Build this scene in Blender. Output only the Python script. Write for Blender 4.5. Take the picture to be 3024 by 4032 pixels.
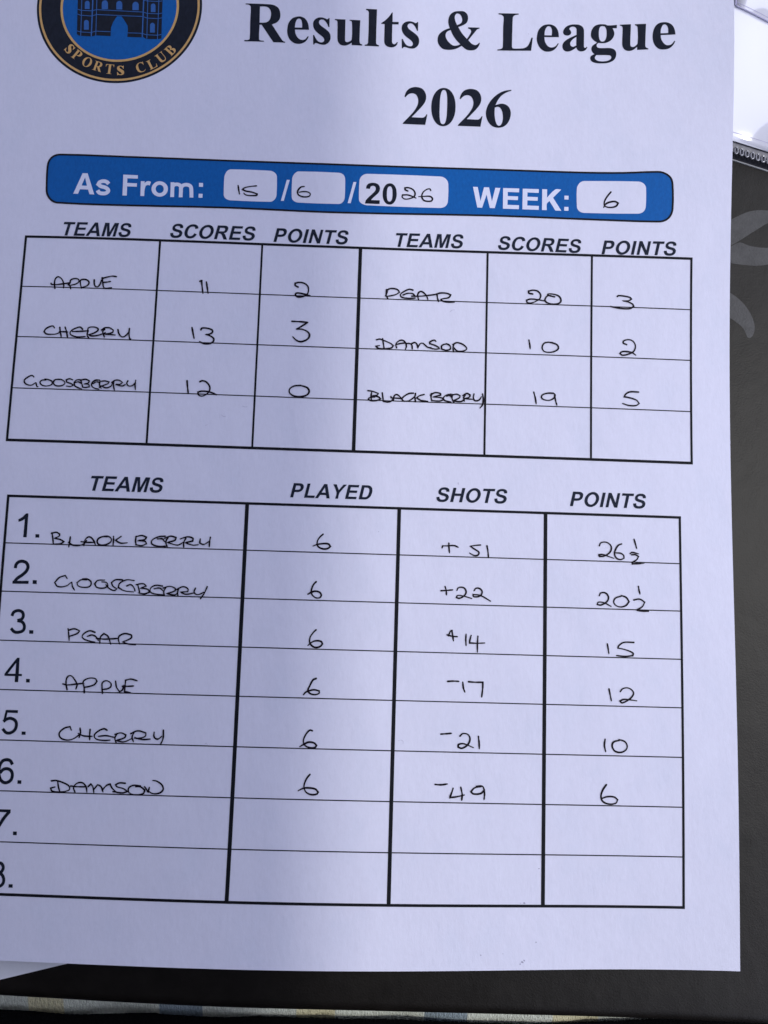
import bpy, bmesh, math, random
from mathutils import Vector, Matrix, Euler
from mathutils.geometry import tessellate_polygon

R = math.radians
random.seed(11)
scene = bpy.context.scene
for o in list(bpy.data.objects):
    bpy.data.objects.remove(o)
MM = 0.001                       # the scene is written in millimetres of the sheet of paper

# ------------------------------------------------------------------ camera
cam_data = bpy.data.cameras.new('camera')
cam = bpy.data.objects.new('camera', cam_data)
scene.collection.objects.link(cam)
cam.location = (0.109464, 0.093464, 0.205747)
cam.rotation_euler = Euler((R(6.41489), R(-1.45506), R(1.68562)), 'XYZ')
cam_data.sensor_fit = 'VERTICAL'
cam_data.sensor_height = 36.0
cam_data.lens = 36.0 * 3000.0 / 4032.0
cam_data.clip_start = 0.01
cam_data.clip_end = 20.0
scene.camera = cam

# ------------------------------------------------------------------ world and lamps
world = bpy.data.worlds.new("World")
scene.world = world
world.use_nodes = True
bg = world.node_tree.nodes['Background']
bg.inputs['Color'].default_value = (0.80, 0.835, 1.0, 1)
bg.inputs['Strength'].default_value = 1.75


sun_data = bpy.data.lights.new('sun', 'SUN')
sun_data.energy = 1.24
sun_data.angle = R(0.75)
sun_data.color = (1.0, 0.975, 0.90)
sun = bpy.data.objects.new('sun', sun_data)
scene.collection.objects.link(sun)
sun.location = (1.0, 0.3, 2.0)
SUN_DIR = Vector((0.50, 0.09, 1.0))
sun.rotation_euler = (-SUN_DIR).to_track_quat('-Z', 'Y').to_euler()

scene.view_settings.view_transform = 'Standard'
scene.view_settings.look = 'None'
scene.view_settings.exposure = 0.0
scene.view_settings.gamma = 1.0
scene.render.engine = 'CYCLES'
scene.cycles.max_bounces = 6

# ------------------------------------------------------------------ the relief of the loose sheet (mm)
HC = [1.9494, 1.8743, -2.1557, -4.4426, 1.3568, 4.6586, 0.3201, -7.9111, -2.4152, 1.2239, 1.7878, -3.1149, 3.9955, -0.2974, 0.0744, 1.613, 3.9934, 0.5364, -1.8711, -1.1959, 5.1081]
HE = [(i, j) for i in range(0, 5) for j in range(0, 6) if 2 <= i + j <= 6]


def relief(x, y):
    u = (min(max(x, -8), 216) - 105) / 105
    v = (min(max(y, -6), 297) - 148) / 148
    h = 0.0
    for a, (i, j) in zip(HC, HE):
        h += a * u ** i * v ** j
    lo = -2.15                                   # the sheet cannot sink into the board
    s = 0.35
    return lo + s * math.log1p(math.exp(min((h - lo) / s, 60)))

BOARD_Z = -2.4

# ------------------------------------------------------------------ materials


def mat(name, color, rough=0.6, spec=0.5, metallic=0.0, coat=0.0):
    m = bpy.data.materials.new(name)
    m.use_nodes = True
    b = m.node_tree.nodes['Principled BSDF']
    b.inputs['Base Color'].default_value = (*color, 1)
    b.inputs['Roughness'].default_value = rough
    b.inputs['Specular IOR Level'].default_value = spec
    b.inputs['Metallic'].default_value = metallic
    b.inputs['Coat Weight'].default_value = coat
    return m, m.node_tree, b


def node(nt, t, **kw):
    n = nt.nodes.new(t)
    for k, v in kw.items():
        if k in n.inputs.keys():
            n.inputs[k].default_value = v
        else:
            setattr(n, k, v)
    return n


def noise(nt, scale, stretch=(1, 1, 1), detail=3.0, rough=0.55, off=(0, 0, 0)):
    tc = node(nt, 'ShaderNodeTexCoord')
    mp = node(nt, 'ShaderNodeMapping')
    mp.inputs['Scale'].default_value = stretch
    mp.inputs['Location'].default_value = off
    nt.links.new(tc.outputs['Object'], mp.inputs['Vector'])
    n = node(nt, 'ShaderNodeTexNoise')
    n.inputs['Scale'].default_value = scale
    n.inputs['Detail'].default_value = detail
    n.inputs['Roughness'].default_value = rough
    nt.links.new(mp.outputs['Vector'], n.inputs['Vector'])
    return n.outputs['Fac']


def ramp(nt, fac, stops, interp='LINEAR'):
    r = node(nt, 'ShaderNodeValToRGB')
    cr = r.color_ramp
    cr.interpolation = interp
    while len(cr.elements) > 1:
        cr.elements.remove(cr.elements[-1])
    cr.elements[0].position = stops[0][0]
    cr.elements[0].color = (*stops[0][1], 1)
    for p, c in stops[1:]:
        e = cr.elements.new(p)
        e.color = (*c, 1)
    nt.links.new(fac, r.inputs['Fac'])
    return r.outputs['Color']


def bump(nt, b, fac, dist, strength=1.0, prev=None):
    n = node(nt, 'ShaderNodeBump')
    n.inputs['Strength'].default_value = strength
    n.inputs['Distance'].default_value = dist
    nt.links.new(fac, n.inputs['Height'])
    if prev is not None:
        nt.links.new(prev, n.inputs['Normal'])
    nt.links.new(n.outputs['Normal'], b.inputs['Normal'])
    return n.outputs['Normal']


def mix(nt, fac, a, b_, mode='MIX'):
    n = node(nt, 'ShaderNodeMix', data_type='RGBA', blend_type=mode)
    if isinstance(fac, float):
        n.inputs[0].default_value = fac
    else:
        nt.links.new(fac, n.inputs[0])
    for v, k in ((a, 6), (b_, 7)):
        if isinstance(v, tuple):
            n.inputs[k].default_value = (*v, 1)
        else:
            nt.links.new(v, n.inputs[k])
    return n.outputs[2]


def paper_material(name, base, tone=0.965):
    m, nt, b = mat(name, base, 0.62, 0.35)
    lo = tuple(c * tone for c in base)
    c1 = ramp(nt, noise(nt, 1100, (1, .5, 1), 5, .7), [(.32, lo), (.62, base)])
    c2 = ramp(nt, noise(nt, 75, (1, .7, 1), 4, .65), [(.28, (.945, .957, .968)), (.5, (.985, .98, .985)), (.72, (1, 1, 1))])
    nt.links.new(mix(nt, 1.0, c1, c2, 'MULTIPLY'), b.inputs['Base Color'])
    n1 = bump(nt, b, noise(nt, 1300, (1, .38, 1), 5, .7), 0.00006, 0.7)
    n1 = bump(nt, b, noise(nt, 420, (1, .4, 1), 3, .6), 0.00010, 0.55, n1)
    bump(nt, b, noise(nt, 75, (1, .6, 1), 3, .55), 0.0006, 0.55, n1)
    return m


M = {}
M['paper'] = paper_material('white_copier_paper', (0.70, 0.71, 0.885))
M['under_paper'] = paper_material('blank_paper', (0.77, 0.79, 0.89))


def ink_material(name, color, rough=0.58, spec=0.15, var=1.6, scale=900):
    m, nt, b = mat(name, color, rough, spec)
    hi = tuple(min(1, c * var) for c in color)
    nt.links.new(ramp(nt, noise(nt, scale, (1, .5, 1), 4, .65), [(.35, color), (.72, hi)]), b.inputs['Base Color'])
    bump(nt, b, noise(nt, 1500, (1, .3, 1), 3, .6), 0.00005, 0.6)
    return m


M['toner'] = ink_material('black_toner', (0.007, 0.0095, 0.019), 0.6, 0.10)
M['line'] = ink_material('black_rule_toner', (0.006, 0.0065, 0.010), 0.6, 0.10)
M['head'] = ink_material('dark_heading_toner', (0.010, 0.014, 0.028), 0.6, 0.10)
M['blue'] = ink_material('printed_blue', (0.002, 0.092, 0.350), 0.6, 0.15, 1.22, 1600)
M['blue_line'] = ink_material('printed_paler_blue', (0.018, 0.100, 0.35), 0.5, 0.35, 1.2, 1600)
M['gold'] = ink_material('printed_gold', (0.56, 0.34, 0.13), 0.5, 0.3, 1.18, 1300)
M['emblem_black'] = ink_material('emblem_black', (0.008, 0.011, 0.021), 0.6, 0.10)
M['pale'] = ink_material('unprinted_lettering', (0.67, 0.70, 0.90), 0.6, 0.3, 1.04)
M['pen'] = ink_material('black_ballpoint_ink', (0.0055, 0.0035, 0.0075), 0.55, 0.10, 2.2, 700)
M['fleck'] = ink_material('grey_fleck', (0.30, 0.30, 0.42), 0.6, 0.3, 1.5, 2500)
M['hair'] = ink_material('faint_fibre', (0.42, 0.42, 0.57), 0.6, 0.3, 1.2)

# board: leather-grained dark sheet with pale petals
m, nt, b = mat('dark_leathercloth', (0.02, 0.019, 0.019), 0.45, 0.25)
nt.links.new(ramp(nt, noise(nt, 140, (1, 1, 1), 4, .6), [(.3, (.0056, .0044, .0039)), (.7, (.0105, .0088, .0080))]), b.inputs['Base Color'])
nn = bump(nt, b, noise(nt, 1900, (1, 1, 1), 3, .6), 0.00011, 0.55)
bump(nt, b, noise(nt, 90, (1, .7, 1), 3, .55, (.3, .1, 0)), 0.0006, 0.45, nn)
M['board'] = m
m, nt, b = mat('pale_petal_print', (0.10, 0.10, 0.108), 0.55, 0.4)
nt.links.new(ramp(nt, noise(nt, 260, (1, 1, 1), 4, .6), [(.3, (.040, .040, .044)), (.7, (.066, .066, .071))]), b.inputs['Base Color'])
bump(nt, b, noise(nt, 1500, (1, 1, 1), 3, .6), 0.00016, 0.85)
M['petal'] = m

M['film'], nt, b = mat('clear_glossy_film', (0.80, 0.81, 0.95), 0.10, 0.8, coat=1.0)
b.inputs['Coat IOR'].default_value = 1.9
b.inputs['Coat Roughness'].default_value = 0.05
bump(nt, b, noise(nt, 26, (1.3, .5, 1), 1, .4, (.4, .2, 0)), 0.010, 0.8)
for l_ in list(nt.links):
    if l_.to_socket == b.inputs['Normal']:
        nt.links.new(l_.from_socket, b.inputs['Coat Normal'])
M['film_line'], _, _ = mat('film_edge', (0.42, 0.40, 0.62), 0.25, 0.5)
M['zip_tape'], nt, b = mat('grey_zip_tape', (0.25, 0.255, 0.285), 0.45, 0.4)
nt.links.new(ramp(nt, noise(nt, 700, (1, 1, 1), 3, .6), [(.3, (.20, .20, .23)), (.7, (.30, .30, .335))]), b.inputs['Base Color'])
M['zip_dark'], _, _ = mat('dark_zip_lip', (0.020, 0.021, 0.030), 0.7, 0.12)
M['zip_tooth'], _, _ = mat('clear_grey_plastic', (0.30, 0.30, 0.34), 0.14, 0.9, 0.3, 0.9)
M['zip_rim'], _, _ = mat('pale_plastic_rim', (0.46, 0.47, 0.50), 0.35, 0.5)

# ------------------------------------------------------------------ object helpers


def thing(name, label, cat, loc=(0, 0, 0), group=None):
    o = bpy.data.objects.new(name, None)
    scene.collection.objects.link(o)
    o.location = Vector(loc) * MM
    o.empty_display_size = 0.02
    o['label'] = label; o['category'] = cat
    if group:
        o['group'] = group
    return o


def world_base(o):
    v = Vector((0, 0, 0))
    while o is not None:
        v += o.location
        o = o.parent
    return v


def link_mesh(name, verts, faces, material, parent=None, label=None, smooth=True):
    """verts in millimetres of the scene, stored relative to the parent's base"""
    me = bpy.data.meshes.new(name)
    base = world_base(parent) if parent else Vector((0, 0, 0))
    me.from_pydata([(v[0] * MM - base.x, v[1] * MM - base.y, v[2] * MM - base.z) for v in verts], [], faces)
    me.materials.append(material)
    if smooth:
        me.polygons.foreach_set('use_smooth', [True] * len(me.polygons))
    me.update()
    o = bpy.data.objects.new(name, me)
    scene.collection.objects.link(o)
    o.parent = parent
    if label:
        o['label'] = label
    return o


def soften(pts, closed=True, sub=3, limit=50):
    """round the gentle corners of an outline, keep its sharp ones"""
    n = len(pts)
    sharp = []
    for i in range(n):
        a, b_, c = pts[i - 1], pts[i], pts[(i + 1) % n]
        d1 = (b_[0] - a[0], b_[1] - a[1]); d2 = (c[0] - b_[0], c[1] - b_[1])
        l1 = math.hypot(*d1); l2 = math.hypot(*d2)
        if l1 < 1e-6 or l2 < 1e-6:
            sharp.append(True); continue
        cs = max(-1, min(1, (d1[0] * d2[0] + d1[1] * d2[1]) / (l1 * l2)))
        sharp.append(math.degrees(math.acos(cs)) > limit)
    out = []
    for i in range(n if closed else n - 1):
        p1, p2 = pts[i], pts[(i + 1) % n]
        p0 = p1 if (sharp[i] or (not closed and i == 0)) else pts[i - 1]
        p3 = p2 if (sharp[(i + 1) % n] or (not closed and i == n - 2)) else pts[(i + 2) % n]
        L = math.dist(p1, p2)
        # tangents scaled to this span so that uneven spacing does not overshoot
        def tan(a, b_, la):
            d = (b_[0] - a[0], b_[1] - a[1]); l = math.hypot(*d)
            return (0, 0) if l < 1e-9 else (d[0] / l * L, d[1] / l * L)
        t1 = tan(p0, p2, L); t2 = tan(p1, p3, L)
        out.append(p1)
        for k in range(1, sub):
            t = k / sub
            h00 = 2 * t**3 - 3 * t**2 + 1; h10 = t**3 - 2 * t**2 + t
            h01 = -2 * t**3 + 3 * t**2; h11 = t**3 - t**2
            out.append(tuple(h00 * p1[q] + h10 * t1[q] + h01 * p2[q] + h11 * t2[q] for q in (0, 1)))
    if not closed:
        out.append(pts[-1])
    return out


class Flat:
    """flat print: filled outlines and ribbons in page millimetres, laid onto the sheet"""

    def __init__(self, lift, surf=relief):
        self.lift = lift; self.surf = surf
        self.v = []; self.f = []; self.nst = 0

    def fill(self, loops, smooth=True, maxlen=3.5, dz=0.0, sub=3):
        loops = [soften(l, sub=sub) if smooth else l for l in loops]
        flat = [p for l in loops for p in l]
        tris = tessellate_polygon([[Vector((p[0], p[1], 0)) for p in l] for l in loops])
        bm = bmesh.new()
        vs = [bm.verts.new((p[0], p[1], 0)) for p in flat]
        for t in tris:
            try:
                bm.faces.new([vs[i] for i in t])
            except ValueError:
                pass
        for _ in range(7):
            long = [e for e in bm.edges if e.calc_length() > maxlen]
            if not long:
                break
            bmesh.ops.subdivide_edges(bm, edges=long, cuts=1)
            bmesh.ops.triangulate(bm, faces=bm.faces[:])
        bm.normal_update()
        k = len(self.v)
        bm.verts.index_update()
        for v in bm.verts:
            self.v.append((v.co.x, v.co.y, self.surf(v.co.x, v.co.y) + self.lift + dz))
        for f in bm.faces:
            idx = [w.index + k for w in f.verts]
            if f.normal.z < 0:
                idx.reverse()
            self.f.append(idx)
        bm.free()

    def ribbon(self, pts, width, smooth=True, round_caps=False, vary=0.0, closed=False, step=2.5, sub=5):
        """a stroke of the given width; each stroke and each step creeps up by a hair"""
        if smooth and len(pts) > 2:
            pts = soften(pts, closed=False, sub=sub, limit=75)
        q = [pts[0]]
        for p in pts[1:]:
            d = math.dist(q[-1], p)
            n = max(1, int(d / step))
            a = q[-1]
            for i in range(1, n + 1):
                q.append((a[0] + (p[0] - a[0]) * i / n, a[1] + (p[1] - a[1]) * i / n))
        q = [p for i, p in enumerate(q) if i == 0 or math.dist(p, q[i - 1]) > 1e-4]
        n = len(q)
        if n < 2:
            return
        k = len(self.v)
        base = self.lift + self.nst * 0.0035
        self.nst += 1
        ph = random.uniform(0, 6)
        w_ = []
        for i in range(n):
            t = i / (n - 1)
            w = width * (1 + vary * math.sin(ph + t * 7) + vary * .6 * math.sin(ph * 2 + t * 17))
            if vary and t > .9:
                w *= 1 - (t - .9) * 2.5
            w_.append(w * .5)
        for i in range(n):
            a = q[max(i - 1, 0)]; c = q[min(i + 1, n - 1)]
            dx, dy = c[0] - a[0], c[1] - a[1]
            l = math.hypot(dx, dy) or 1
            nx, ny = -dy / l, dx / l
            s = w_[i]
            if 0 < i < n - 1:
                d1 = (q[i][0] - q[i-1][0], q[i][1] - q[i-1][1]); l1 = math.hypot(*d1)
                co = (dx * d1[0] + dy * d1[1]) / (l * l1)
                s = min(s / max(co, .45), s * 1.35)
            for sg in (1, -1):
                x = q[i][0] + sg * nx * s; y = q[i][1] + sg * ny * s
                self.v.append((x, y, self.surf(x, y) + base + i * 0.00012))
        for i in range(n - 1):
            self.f.append([k + 2 * i + 1, k + 2 * i + 3, k + 2 * i + 2, k + 2 * i])
        if round_caps:
            for (i, j) in ((0, 1), (n - 1, n - 2)):
                ang = math.atan2(q[i][1] - q[j][1], q[i][0] - q[j][0])
                c0 = len(self.v)
                z = self.surf(*q[i]) + base + i * 0.00012
                self.v.append((q[i][0], q[i][1], z))
                for s in range(7):
                    th = ang - math.pi / 2 + math.pi * s / 6
                    self.v.append((q[i][0] + w_[i] * math.cos(th), q[i][1] + w_[i] * math.sin(th), z))
                for s in range(6):
                    self.f.append([c0, c0 + 1 + s, c0 + 2 + s])

    def build(self, name, material, parent, label=None):
        return link_mesh(name, self.v, self.f, material, parent, label, smooth=True)


# ------------------------------------------------------------------ traced writing (hundredths of a millimetre on the page)
DATA = {'pen': [('APPLE|first row left', 35,
          ['2059 17643 2035 17777 2046 17911 2112 17983 2192 17956 2264 17864 2299 17744 2298 17663', '1941 17787 1951 17761 2042 17750 2220 17774 2371 17800 2472 17821',
           '2499 17643 2471 17736 2426 17761 2467 17816 2479 17897 2590 17946 2695 17925 2706 17850 2629 17786 2509 17750',
           '2796 17671 2761 17798 2753 17892 2835 17929 2952 17906 2996 17832 2951 17750 2852 17707 2802 17692', '3135 17923 3146 17810 3182 17737 3247 17728 3305 17802 3334 17924',
           '3350 17992 3379 17845 3414 17712 3467 17687 3631 17712', '3351 17970 3481 18015 3632 18050 3748 18038', '3395 17859 3492 17870 3592 17893']),
         ('CHERRY|second row left', 35,
          ['2142 16501 2104 16553 2016 16537 1908 16468 1864 16388 1933 16324 2073 16315 2211 16332 2333 16402', '2290 16519 2312 16401 2350 16257', '2290 16395 2409 16399 2524 16394', '2436 16532 2485 16406 2524 16236',
           '2922 16487 2854 16545 2754 16521 2633 16451 2584 16370 2632 16306 2775 16263 2926 16268 3006 16279', '2649 16412 2838 16423 3064 16446', '3077 16447 3061 16320 3119 16230',
           '3064 16446 3083 16532 3208 16562 3337 16527 3342 16461 3221 16378 3098 16334 3189 16303 3352 16325 3475 16374 3560 16416', '3528 16507 3482 16440 3537 16284',
           '3442 16478 3525 16547 3664 16552 3770 16489 3749 16423 3601 16378 3500 16374 3627 16366 3830 16352', '3895 16507 3928 16403 3984 16326 4061 16308 4145 16371 4191 16439',
           '4208 16550 4205 16413 4237 16251 4267 16249']),
         ('11|scores, first row left', 39, ['6061 17987 6113 18020 6134 17859 6170 17648', '6246 17982 6278 17833 6312 17654']),
         ('2|points, first row left', 39, ['8808 17935 8729 17979 8720 18041 8824 18070 8975 18051 9083 17961 9103 17837 9063 17727 8960 17666 8811 17648 8749 17699 8762 17752 8867 17756 9033 17725 9154 17693']),
         ('13|scores, second row left', 39,
          ['5924 16650 5963 16488 6001 16342', '6176 16595 6203 16642 6345 16642 6480 16601 6498 16540 6413 16475 6310 16465 6431 16430 6538 16357 6528 16264 6428 16205 6281 16200 6160 16250']),
         ('3|points, second row left', 39, ['8677 16935 8886 16934 9113 16921', '9119 16921 8980 16823 8820 16718', '8820 16718 8984 16715 9136 16644 9185 16538 9115 16427 8954 16360 8819 16400 8720 16498']),
         ('PEAR|first row right', 36,
          ['11289 17957 11285 17786 11333 17694', '11265 17769 11298 17864 11320 17952 11439 17994 11590 17968 11653 17893 11564 17827 11415 17781 11325 17765',
           '12027 17969 11921 17987 11773 17913 11685 17831 11717 17755 11898 17724 12100 17737', '11760 17819 11894 17870 12030 17860 12092 17784',
           '12200 17685 12166 17833 12224 17929 12300 17925 12408 17826 12456 17713', '12002 17790 12228 17798 12468 17829 12693 17868', '12708 17884 12726 17760 12758 17661',
           '12678 17867 12798 17909 12979 17909 13094 17866 13042 17786 12892 17750 12817 17726 12893 17672 13044 17653 13201 17658']),
         ('20|scores, first row right', 36,
          ['15400 17972 15295 17994 15284 18050 15405 18081 15540 18059 15621 17963 15615 17864 15521 17779 15378 17715 15250 17720 15233 17785 15329 17821 15504 17817 15722 17785',
           '16021 17910 15934 17924 15816 17953 15838 17986 15982 17985 16142 17931 16201 17818 16160 17735 16016 17697 15857 17714 15754 17786 15775 17886 15838 17937 15918 17946']),
         ('3|points, first row right', 36, ['17790 17981 17822 18006 17966 18001 18143 17968 18191 17921 18111 17869 17935 17862 18095 17835 18224 17775 18256 17711 18160 17648 17968 17635 17744 17659 17599 17687']),
         ('10|scores, second row right', 36, ['15311 16636 15334 16513 15351 16384', '15852 16596 15741 16560 15684 16444 15736 16332 15886 16305 16044 16343 16139 16428 16107 16524 15979 16578 15852 16596']),
         ('2|points, second row right', 36, ['18062 16605 17966 16640 17972 16706 18116 16750 18244 16706 18309 16572 18261 16424 18101 16331 17941 16299 17871 16345 17925 16395 18069 16407 18229 16374 18319 16313']),
         ('DAMSON|second row right', 35,
          ['11220 16536 11245 16393 11270 16255', '11048 16493 11137 16518 11287 16471 11454 16400 11524 16341 11472 16278 11294 16247 11115 16249 11038 16308 11142 16333',
           '11616 16283 11595 16390 11676 16485 11780 16505 11856 16446 11889 16339 11862 16246', '11604 16375 11708 16409 11857 16430 11947 16418', '11872 16415 11977 16419 12038 16375 12055 16268',
           '12037 16421 12125 16455 12187 16396 12204 16304 12276 16430 12350 16439 12427 16374 12488 16330 12578 16324',
           '12708 16507 12662 16542 12544 16486 12536 16439 12666 16398 12787 16340 12812 16301 12698 16285 12518 16316',
           '13100 16398 12994 16440 12876 16390 12872 16297 12983 16264 13102 16290 13122 16352 13085 16422 12994 16456', '13208 16232 13191 16339 13219 16464',
           '13189 16432 13293 16491 13444 16456 13559 16368 13566 16306 13447 16250 13298 16257 13221 16340']),
         ('GOOSEBERRY|third row left', 32,
          ['1696 15093 1640 15134 1527 15079 1441 14985 1484 14896 1634 14855 1760 14934', '1769 14929 1798 14830 1828 14822',
           '2032 15018 1916 15000 1877 14938 1942 14864 2075 14847 2189 14887 2212 14963 2120 15021 2000 15041', '2412 15036 2295 15033 2242 14964 2293 14875 2426 14858 2539 14907 2549 14974 2456 15038 2352 15052',
           '2763 15042 2673 15069 2588 15036 2607 14976 2727 14935 2789 14891 2719 14853 2601 14861', '2952 15054 2866 15039 2813 14968 2834 14878 2941 14821 3031 14794', '2827 14968 2928 14987 3005 14944',
           '2982 15049 3019 14944 3056 14840', '2969 15033 3112 15069 3218 15027 3193 14965 3078 14937 3211 14921 3230 14861 3130 14837 3041 14846', '3493 15060 3377 15047 3295 14969 3302 14879 3394 14821 3498 14801',
           '3326 14955 3410 15003 3513 14992', '3510 15037 3503 14931 3554 14827', '3508 14856 3592 14904 3734 14969 3760 15015 3641 15041 3540 15023', '3549 14902 3684 14847 3812 14896 3864 14989',
           '3890 15035 3891 14899 3922 14786', '3834 15003 3917 15066 4034 15071 4125 15013 4056 14959 3939 14955 4118 14913 4202 14956', '4268 15064 4244 14987 4307 14920 4408 14942 4468 15011',
           '4480 15087 4472 14950 4489 14824']),
         ('12|scores, third row left', 38,
          ['5879 15128 5901 14965 5931 14776', '6230 15115 6298 15144 6412 15109 6505 14987 6505 14872 6431 14771 6307 14711 6209 14747 6196 14818 6283 14848 6442 14847 6571 14819 6701 14765']),
         ('0|points, third row left', 38, ['9001 15115 8825 15092 8701 15005 8706 14890 8837 14806 9030 14800 9187 14858 9238 14959 9179 15056 9049 15100 8920 15118']),
         ('BLACK BERRY|third row right', 35,
          ['10961 14989 10949 14882 10968 14761', '10855 15037 10989 15020 11154 14965 11111 14918 10964 14889 11142 14874 11218 14816 11116 14767 10968 14755 10872 14782 10906 14835 11054 14855',
           '11258 14984 11276 14863 11294 14743 11413 14732 11516 14766 11573 14859', '11575 14783 11586 14905 11659 14953 11750 14895 11827 14792', '11498 14887 11513 14857 11632 14852 11795 14846',
           '12118 15009 11999 14995 11868 14915 11796 14836 11857 14778 12005 14792 12121 14878 12179 14941', '12177 15002 12165 14895 12183 14765', '12416 14980 12298 14945 12210 14881 12331 14810 12524 14792',
           '12617 15017 12611 14911 12634 14805', '12594 14971 12712 15042 12861 15026 12877 14981 12655 14918 12893 14905 12968 14862 12865 14813 12642 14815',
           '13159 15015 13040 14986 12953 14907 12984 14833 13163 14793', '13041 14956 13130 14974 13190 14916', '13203 15007 13191 14901 13247 14781',
           '13159 14975 13307 15020 13412 14984 13398 14923 13222 14826 13445 14818 13548 14898', '13561 15005 13517 14942 13534 14827', '13487 14987 13605 15052 13695 15009 13666 14947 13533 14906 13756 14890',
           '13798 15043 13786 14921 13831 14856 13935 14872 14008 14974', '14037 15051 14060 14900 14041 14748 13969 14648']),
         ('19|scores, third row right', 35,
          ['15462 15156 15506 14992 15533 14822', '16008 15142 15845 15136 15700 15082 15684 14998 15782 14943 15912 14940 16025 15010 16057 15094 16008 15142', '16041 15077 16074 14930 16107 14809']),
         ('5|points, third row right', 36, ['18396 15263 18160 15261 18046 15200 17990 15115 18160 15089 18340 15029 18415 14940 18324 14880 18127 14873 17947 14922']),
         ('15|first box of the blue banner', 36, ['6985 20862 7010 20730 7037 20608', '7505 20874 7337 20848 7183 20806 7113 20748 7214 20706 7398 20677 7543 20628 7519 20591 7351 20574 7207 20595 7160 20640']),
         ('6|second box of the blue banner', 36, ['8859 20909 8769 20889 8694 20798 8677 20715 8727 20635 8859 20599 9002 20618 9038 20688 8984 20741 8853 20755 8723 20731']),
         ('26|box with the printed 20', 36,
          ['11809 20883 11732 20922 11724 20972 11807 20986 11939 20940 12013 20840 11999 20736 11881 20664 11729 20642 11651 20701 11660 20759 11791 20768 11922 20734 12044 20681',
           '12459 20924 12429 20969 12332 20942 12236 20847 12210 20721 12274 20620 12394 20597 12492 20616 12512 20685 12445 20745 12271 20739 12119 20725']),
         ('6|box after WEEK', 40, ['17583 21019 17472 20873 17399 20716 17419 20601 17568 20566 17736 20609 17791 20699 17697 20743 17548 20720 17437 20659 17382 20561']),
         ('BLACK BERRY|league row 1', 34,
          ['2525 10828 2563 10663 2584 10523', '2515 10809 2641 10843 2736 10797 2722 10741 2598 10682 2766 10650 2861 10598 2774 10540 2591 10523', '3024 10732 3015 10602 3000 10462',
           '2991 10583 3106 10513 3271 10507 3396 10559 3463 10653', '3400 10511 3425 10670 3530 10748 3646 10659 3711 10520', '3319 10612 3503 10599 3687 10605',
           '4006 10763 3860 10758 3755 10681 3770 10570 3911 10538 4072 10598 4121 10692 4042 10775 3913 10778', '4170 10779 4179 10657 4175 10546', '4372 10785 4232 10677 4365 10607 4548 10620',
           '4775 10805 4765 10675 4790 10565', '4758 10786 4921 10828 5052 10784 5001 10719 4819 10688 5022 10672 5063 10610 4938 10558 4771 10575', '5546 10829 5363 10805 5204 10707 5210 10604 5416 10547 5617 10565',
           '5349 10749 5477 10753 5537 10681', '5639 10814 5573 10682 5618 10542', '5531 10773 5693 10834 5842 10801 5810 10726 5611 10664 5891 10599 6034 10678', '6101 10791 6052 10678 6059 10549',
           '5955 10768 6135 10829 6285 10797 6289 10723 6089 10668 6295 10612 6441 10627', '6488 10785 6476 10673 6588 10639 6713 10717', '6754 10838 6740 10700 6739 10577']),
         ('6|played, league row 1', 38, ['9773 11016 9687 10931 9626 10813 9640 10697 9749 10628 9897 10626 9984 10691 9925 10756 9776 10761 9613 10729 9515 10687']),
         ('+ 51|shots, league row 1', 34,
          ['13003 10751 13014 10801 13151 10806 13326 10819 13439 10777', '13182 10881 13192 10745 13205 10616', '14044 10858 13900 10841 13763 10817 13901 10729 14002 10658 13978 10582 13879 10567 13748 10632',
           '14220 10839 14247 10703 14266 10529']),
         ('26 1/2|points, league row 1', 35,
          ['17292 10938 17331 11017 17475 11042 17593 10973 17624 10871 17566 10752 17409 10657 17291 10648 17278 10692 17383 10703 17539 10656 17690 10609',
           '17907 11009 17815 10968 17736 10848 17709 10731 17761 10616 17878 10581 17970 10623 17957 10700 17866 10754 17735 10758', '18249 11150 18287 11022 18320 10898', '18141 10753 18193 10785 18371 10752',
           '18180 10720 18285 10723 18368 10682 18323 10595 18205 10514 18191 10475 18348 10485 18519 10506']),
         ('GOOSEBERRY|league row 2', 31,
          ['3016 9622 2963 9701 2803 9634 2696 9503 2783 9403 3001 9420 3133 9523', '3147 9523 3177 9407 3235 9318', '3536 9601 3390 9596 3286 9520 3329 9430 3514 9399 3639 9439 3657 9549 3553 9620 3425 9627',
           '4011 9608 3829 9591 3755 9498 3823 9408 4007 9395 4112 9453 4070 9543 3941 9558', '4484 9629 4302 9624 4198 9547 4240 9457 4354 9387 4284 9338 4134 9399 4055 9488',
           '4796 9620 4594 9632 4418 9536 4388 9425 4539 9345 4797 9317', '4605 9468 4712 9508 4809 9419 4832 9339', '4894 9513 4939 9386 4964 9278',
           '4858 9512 5038 9543 5133 9484 4973 9424 5176 9394 5217 9322 5092 9274 4926 9295', '5553 9496 5370 9509 5246 9432 5253 9323 5421 9273 5622 9261', '5339 9417 5484 9439 5579 9369',
           '5647 9462 5599 9351 5623 9242', '5575 9442 5736 9491 5885 9451 5889 9378 5675 9299 5896 9269 5966 9326', '5995 9454 5965 9344 5982 9242',
           '5942 9416 6102 9494 6233 9443 6237 9370 6038 9346 6187 9296 6404 9338', '6433 9467 6403 9357 6498 9294 6659 9364', '6742 9513 6678 9347 6577 9186']),
         ('PEAR|league row 3', 33,
          ['3135 8299 3165 8137 3186 7994', '3156 8263 3298 8303 3447 8253 3380 8179 3185 8102', '3849 8229 3701 8261 3544 8166 3532 8076 3682 8001 3866 7970', '3656 8115 3781 8155 3893 8104 3954 8016',
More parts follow.
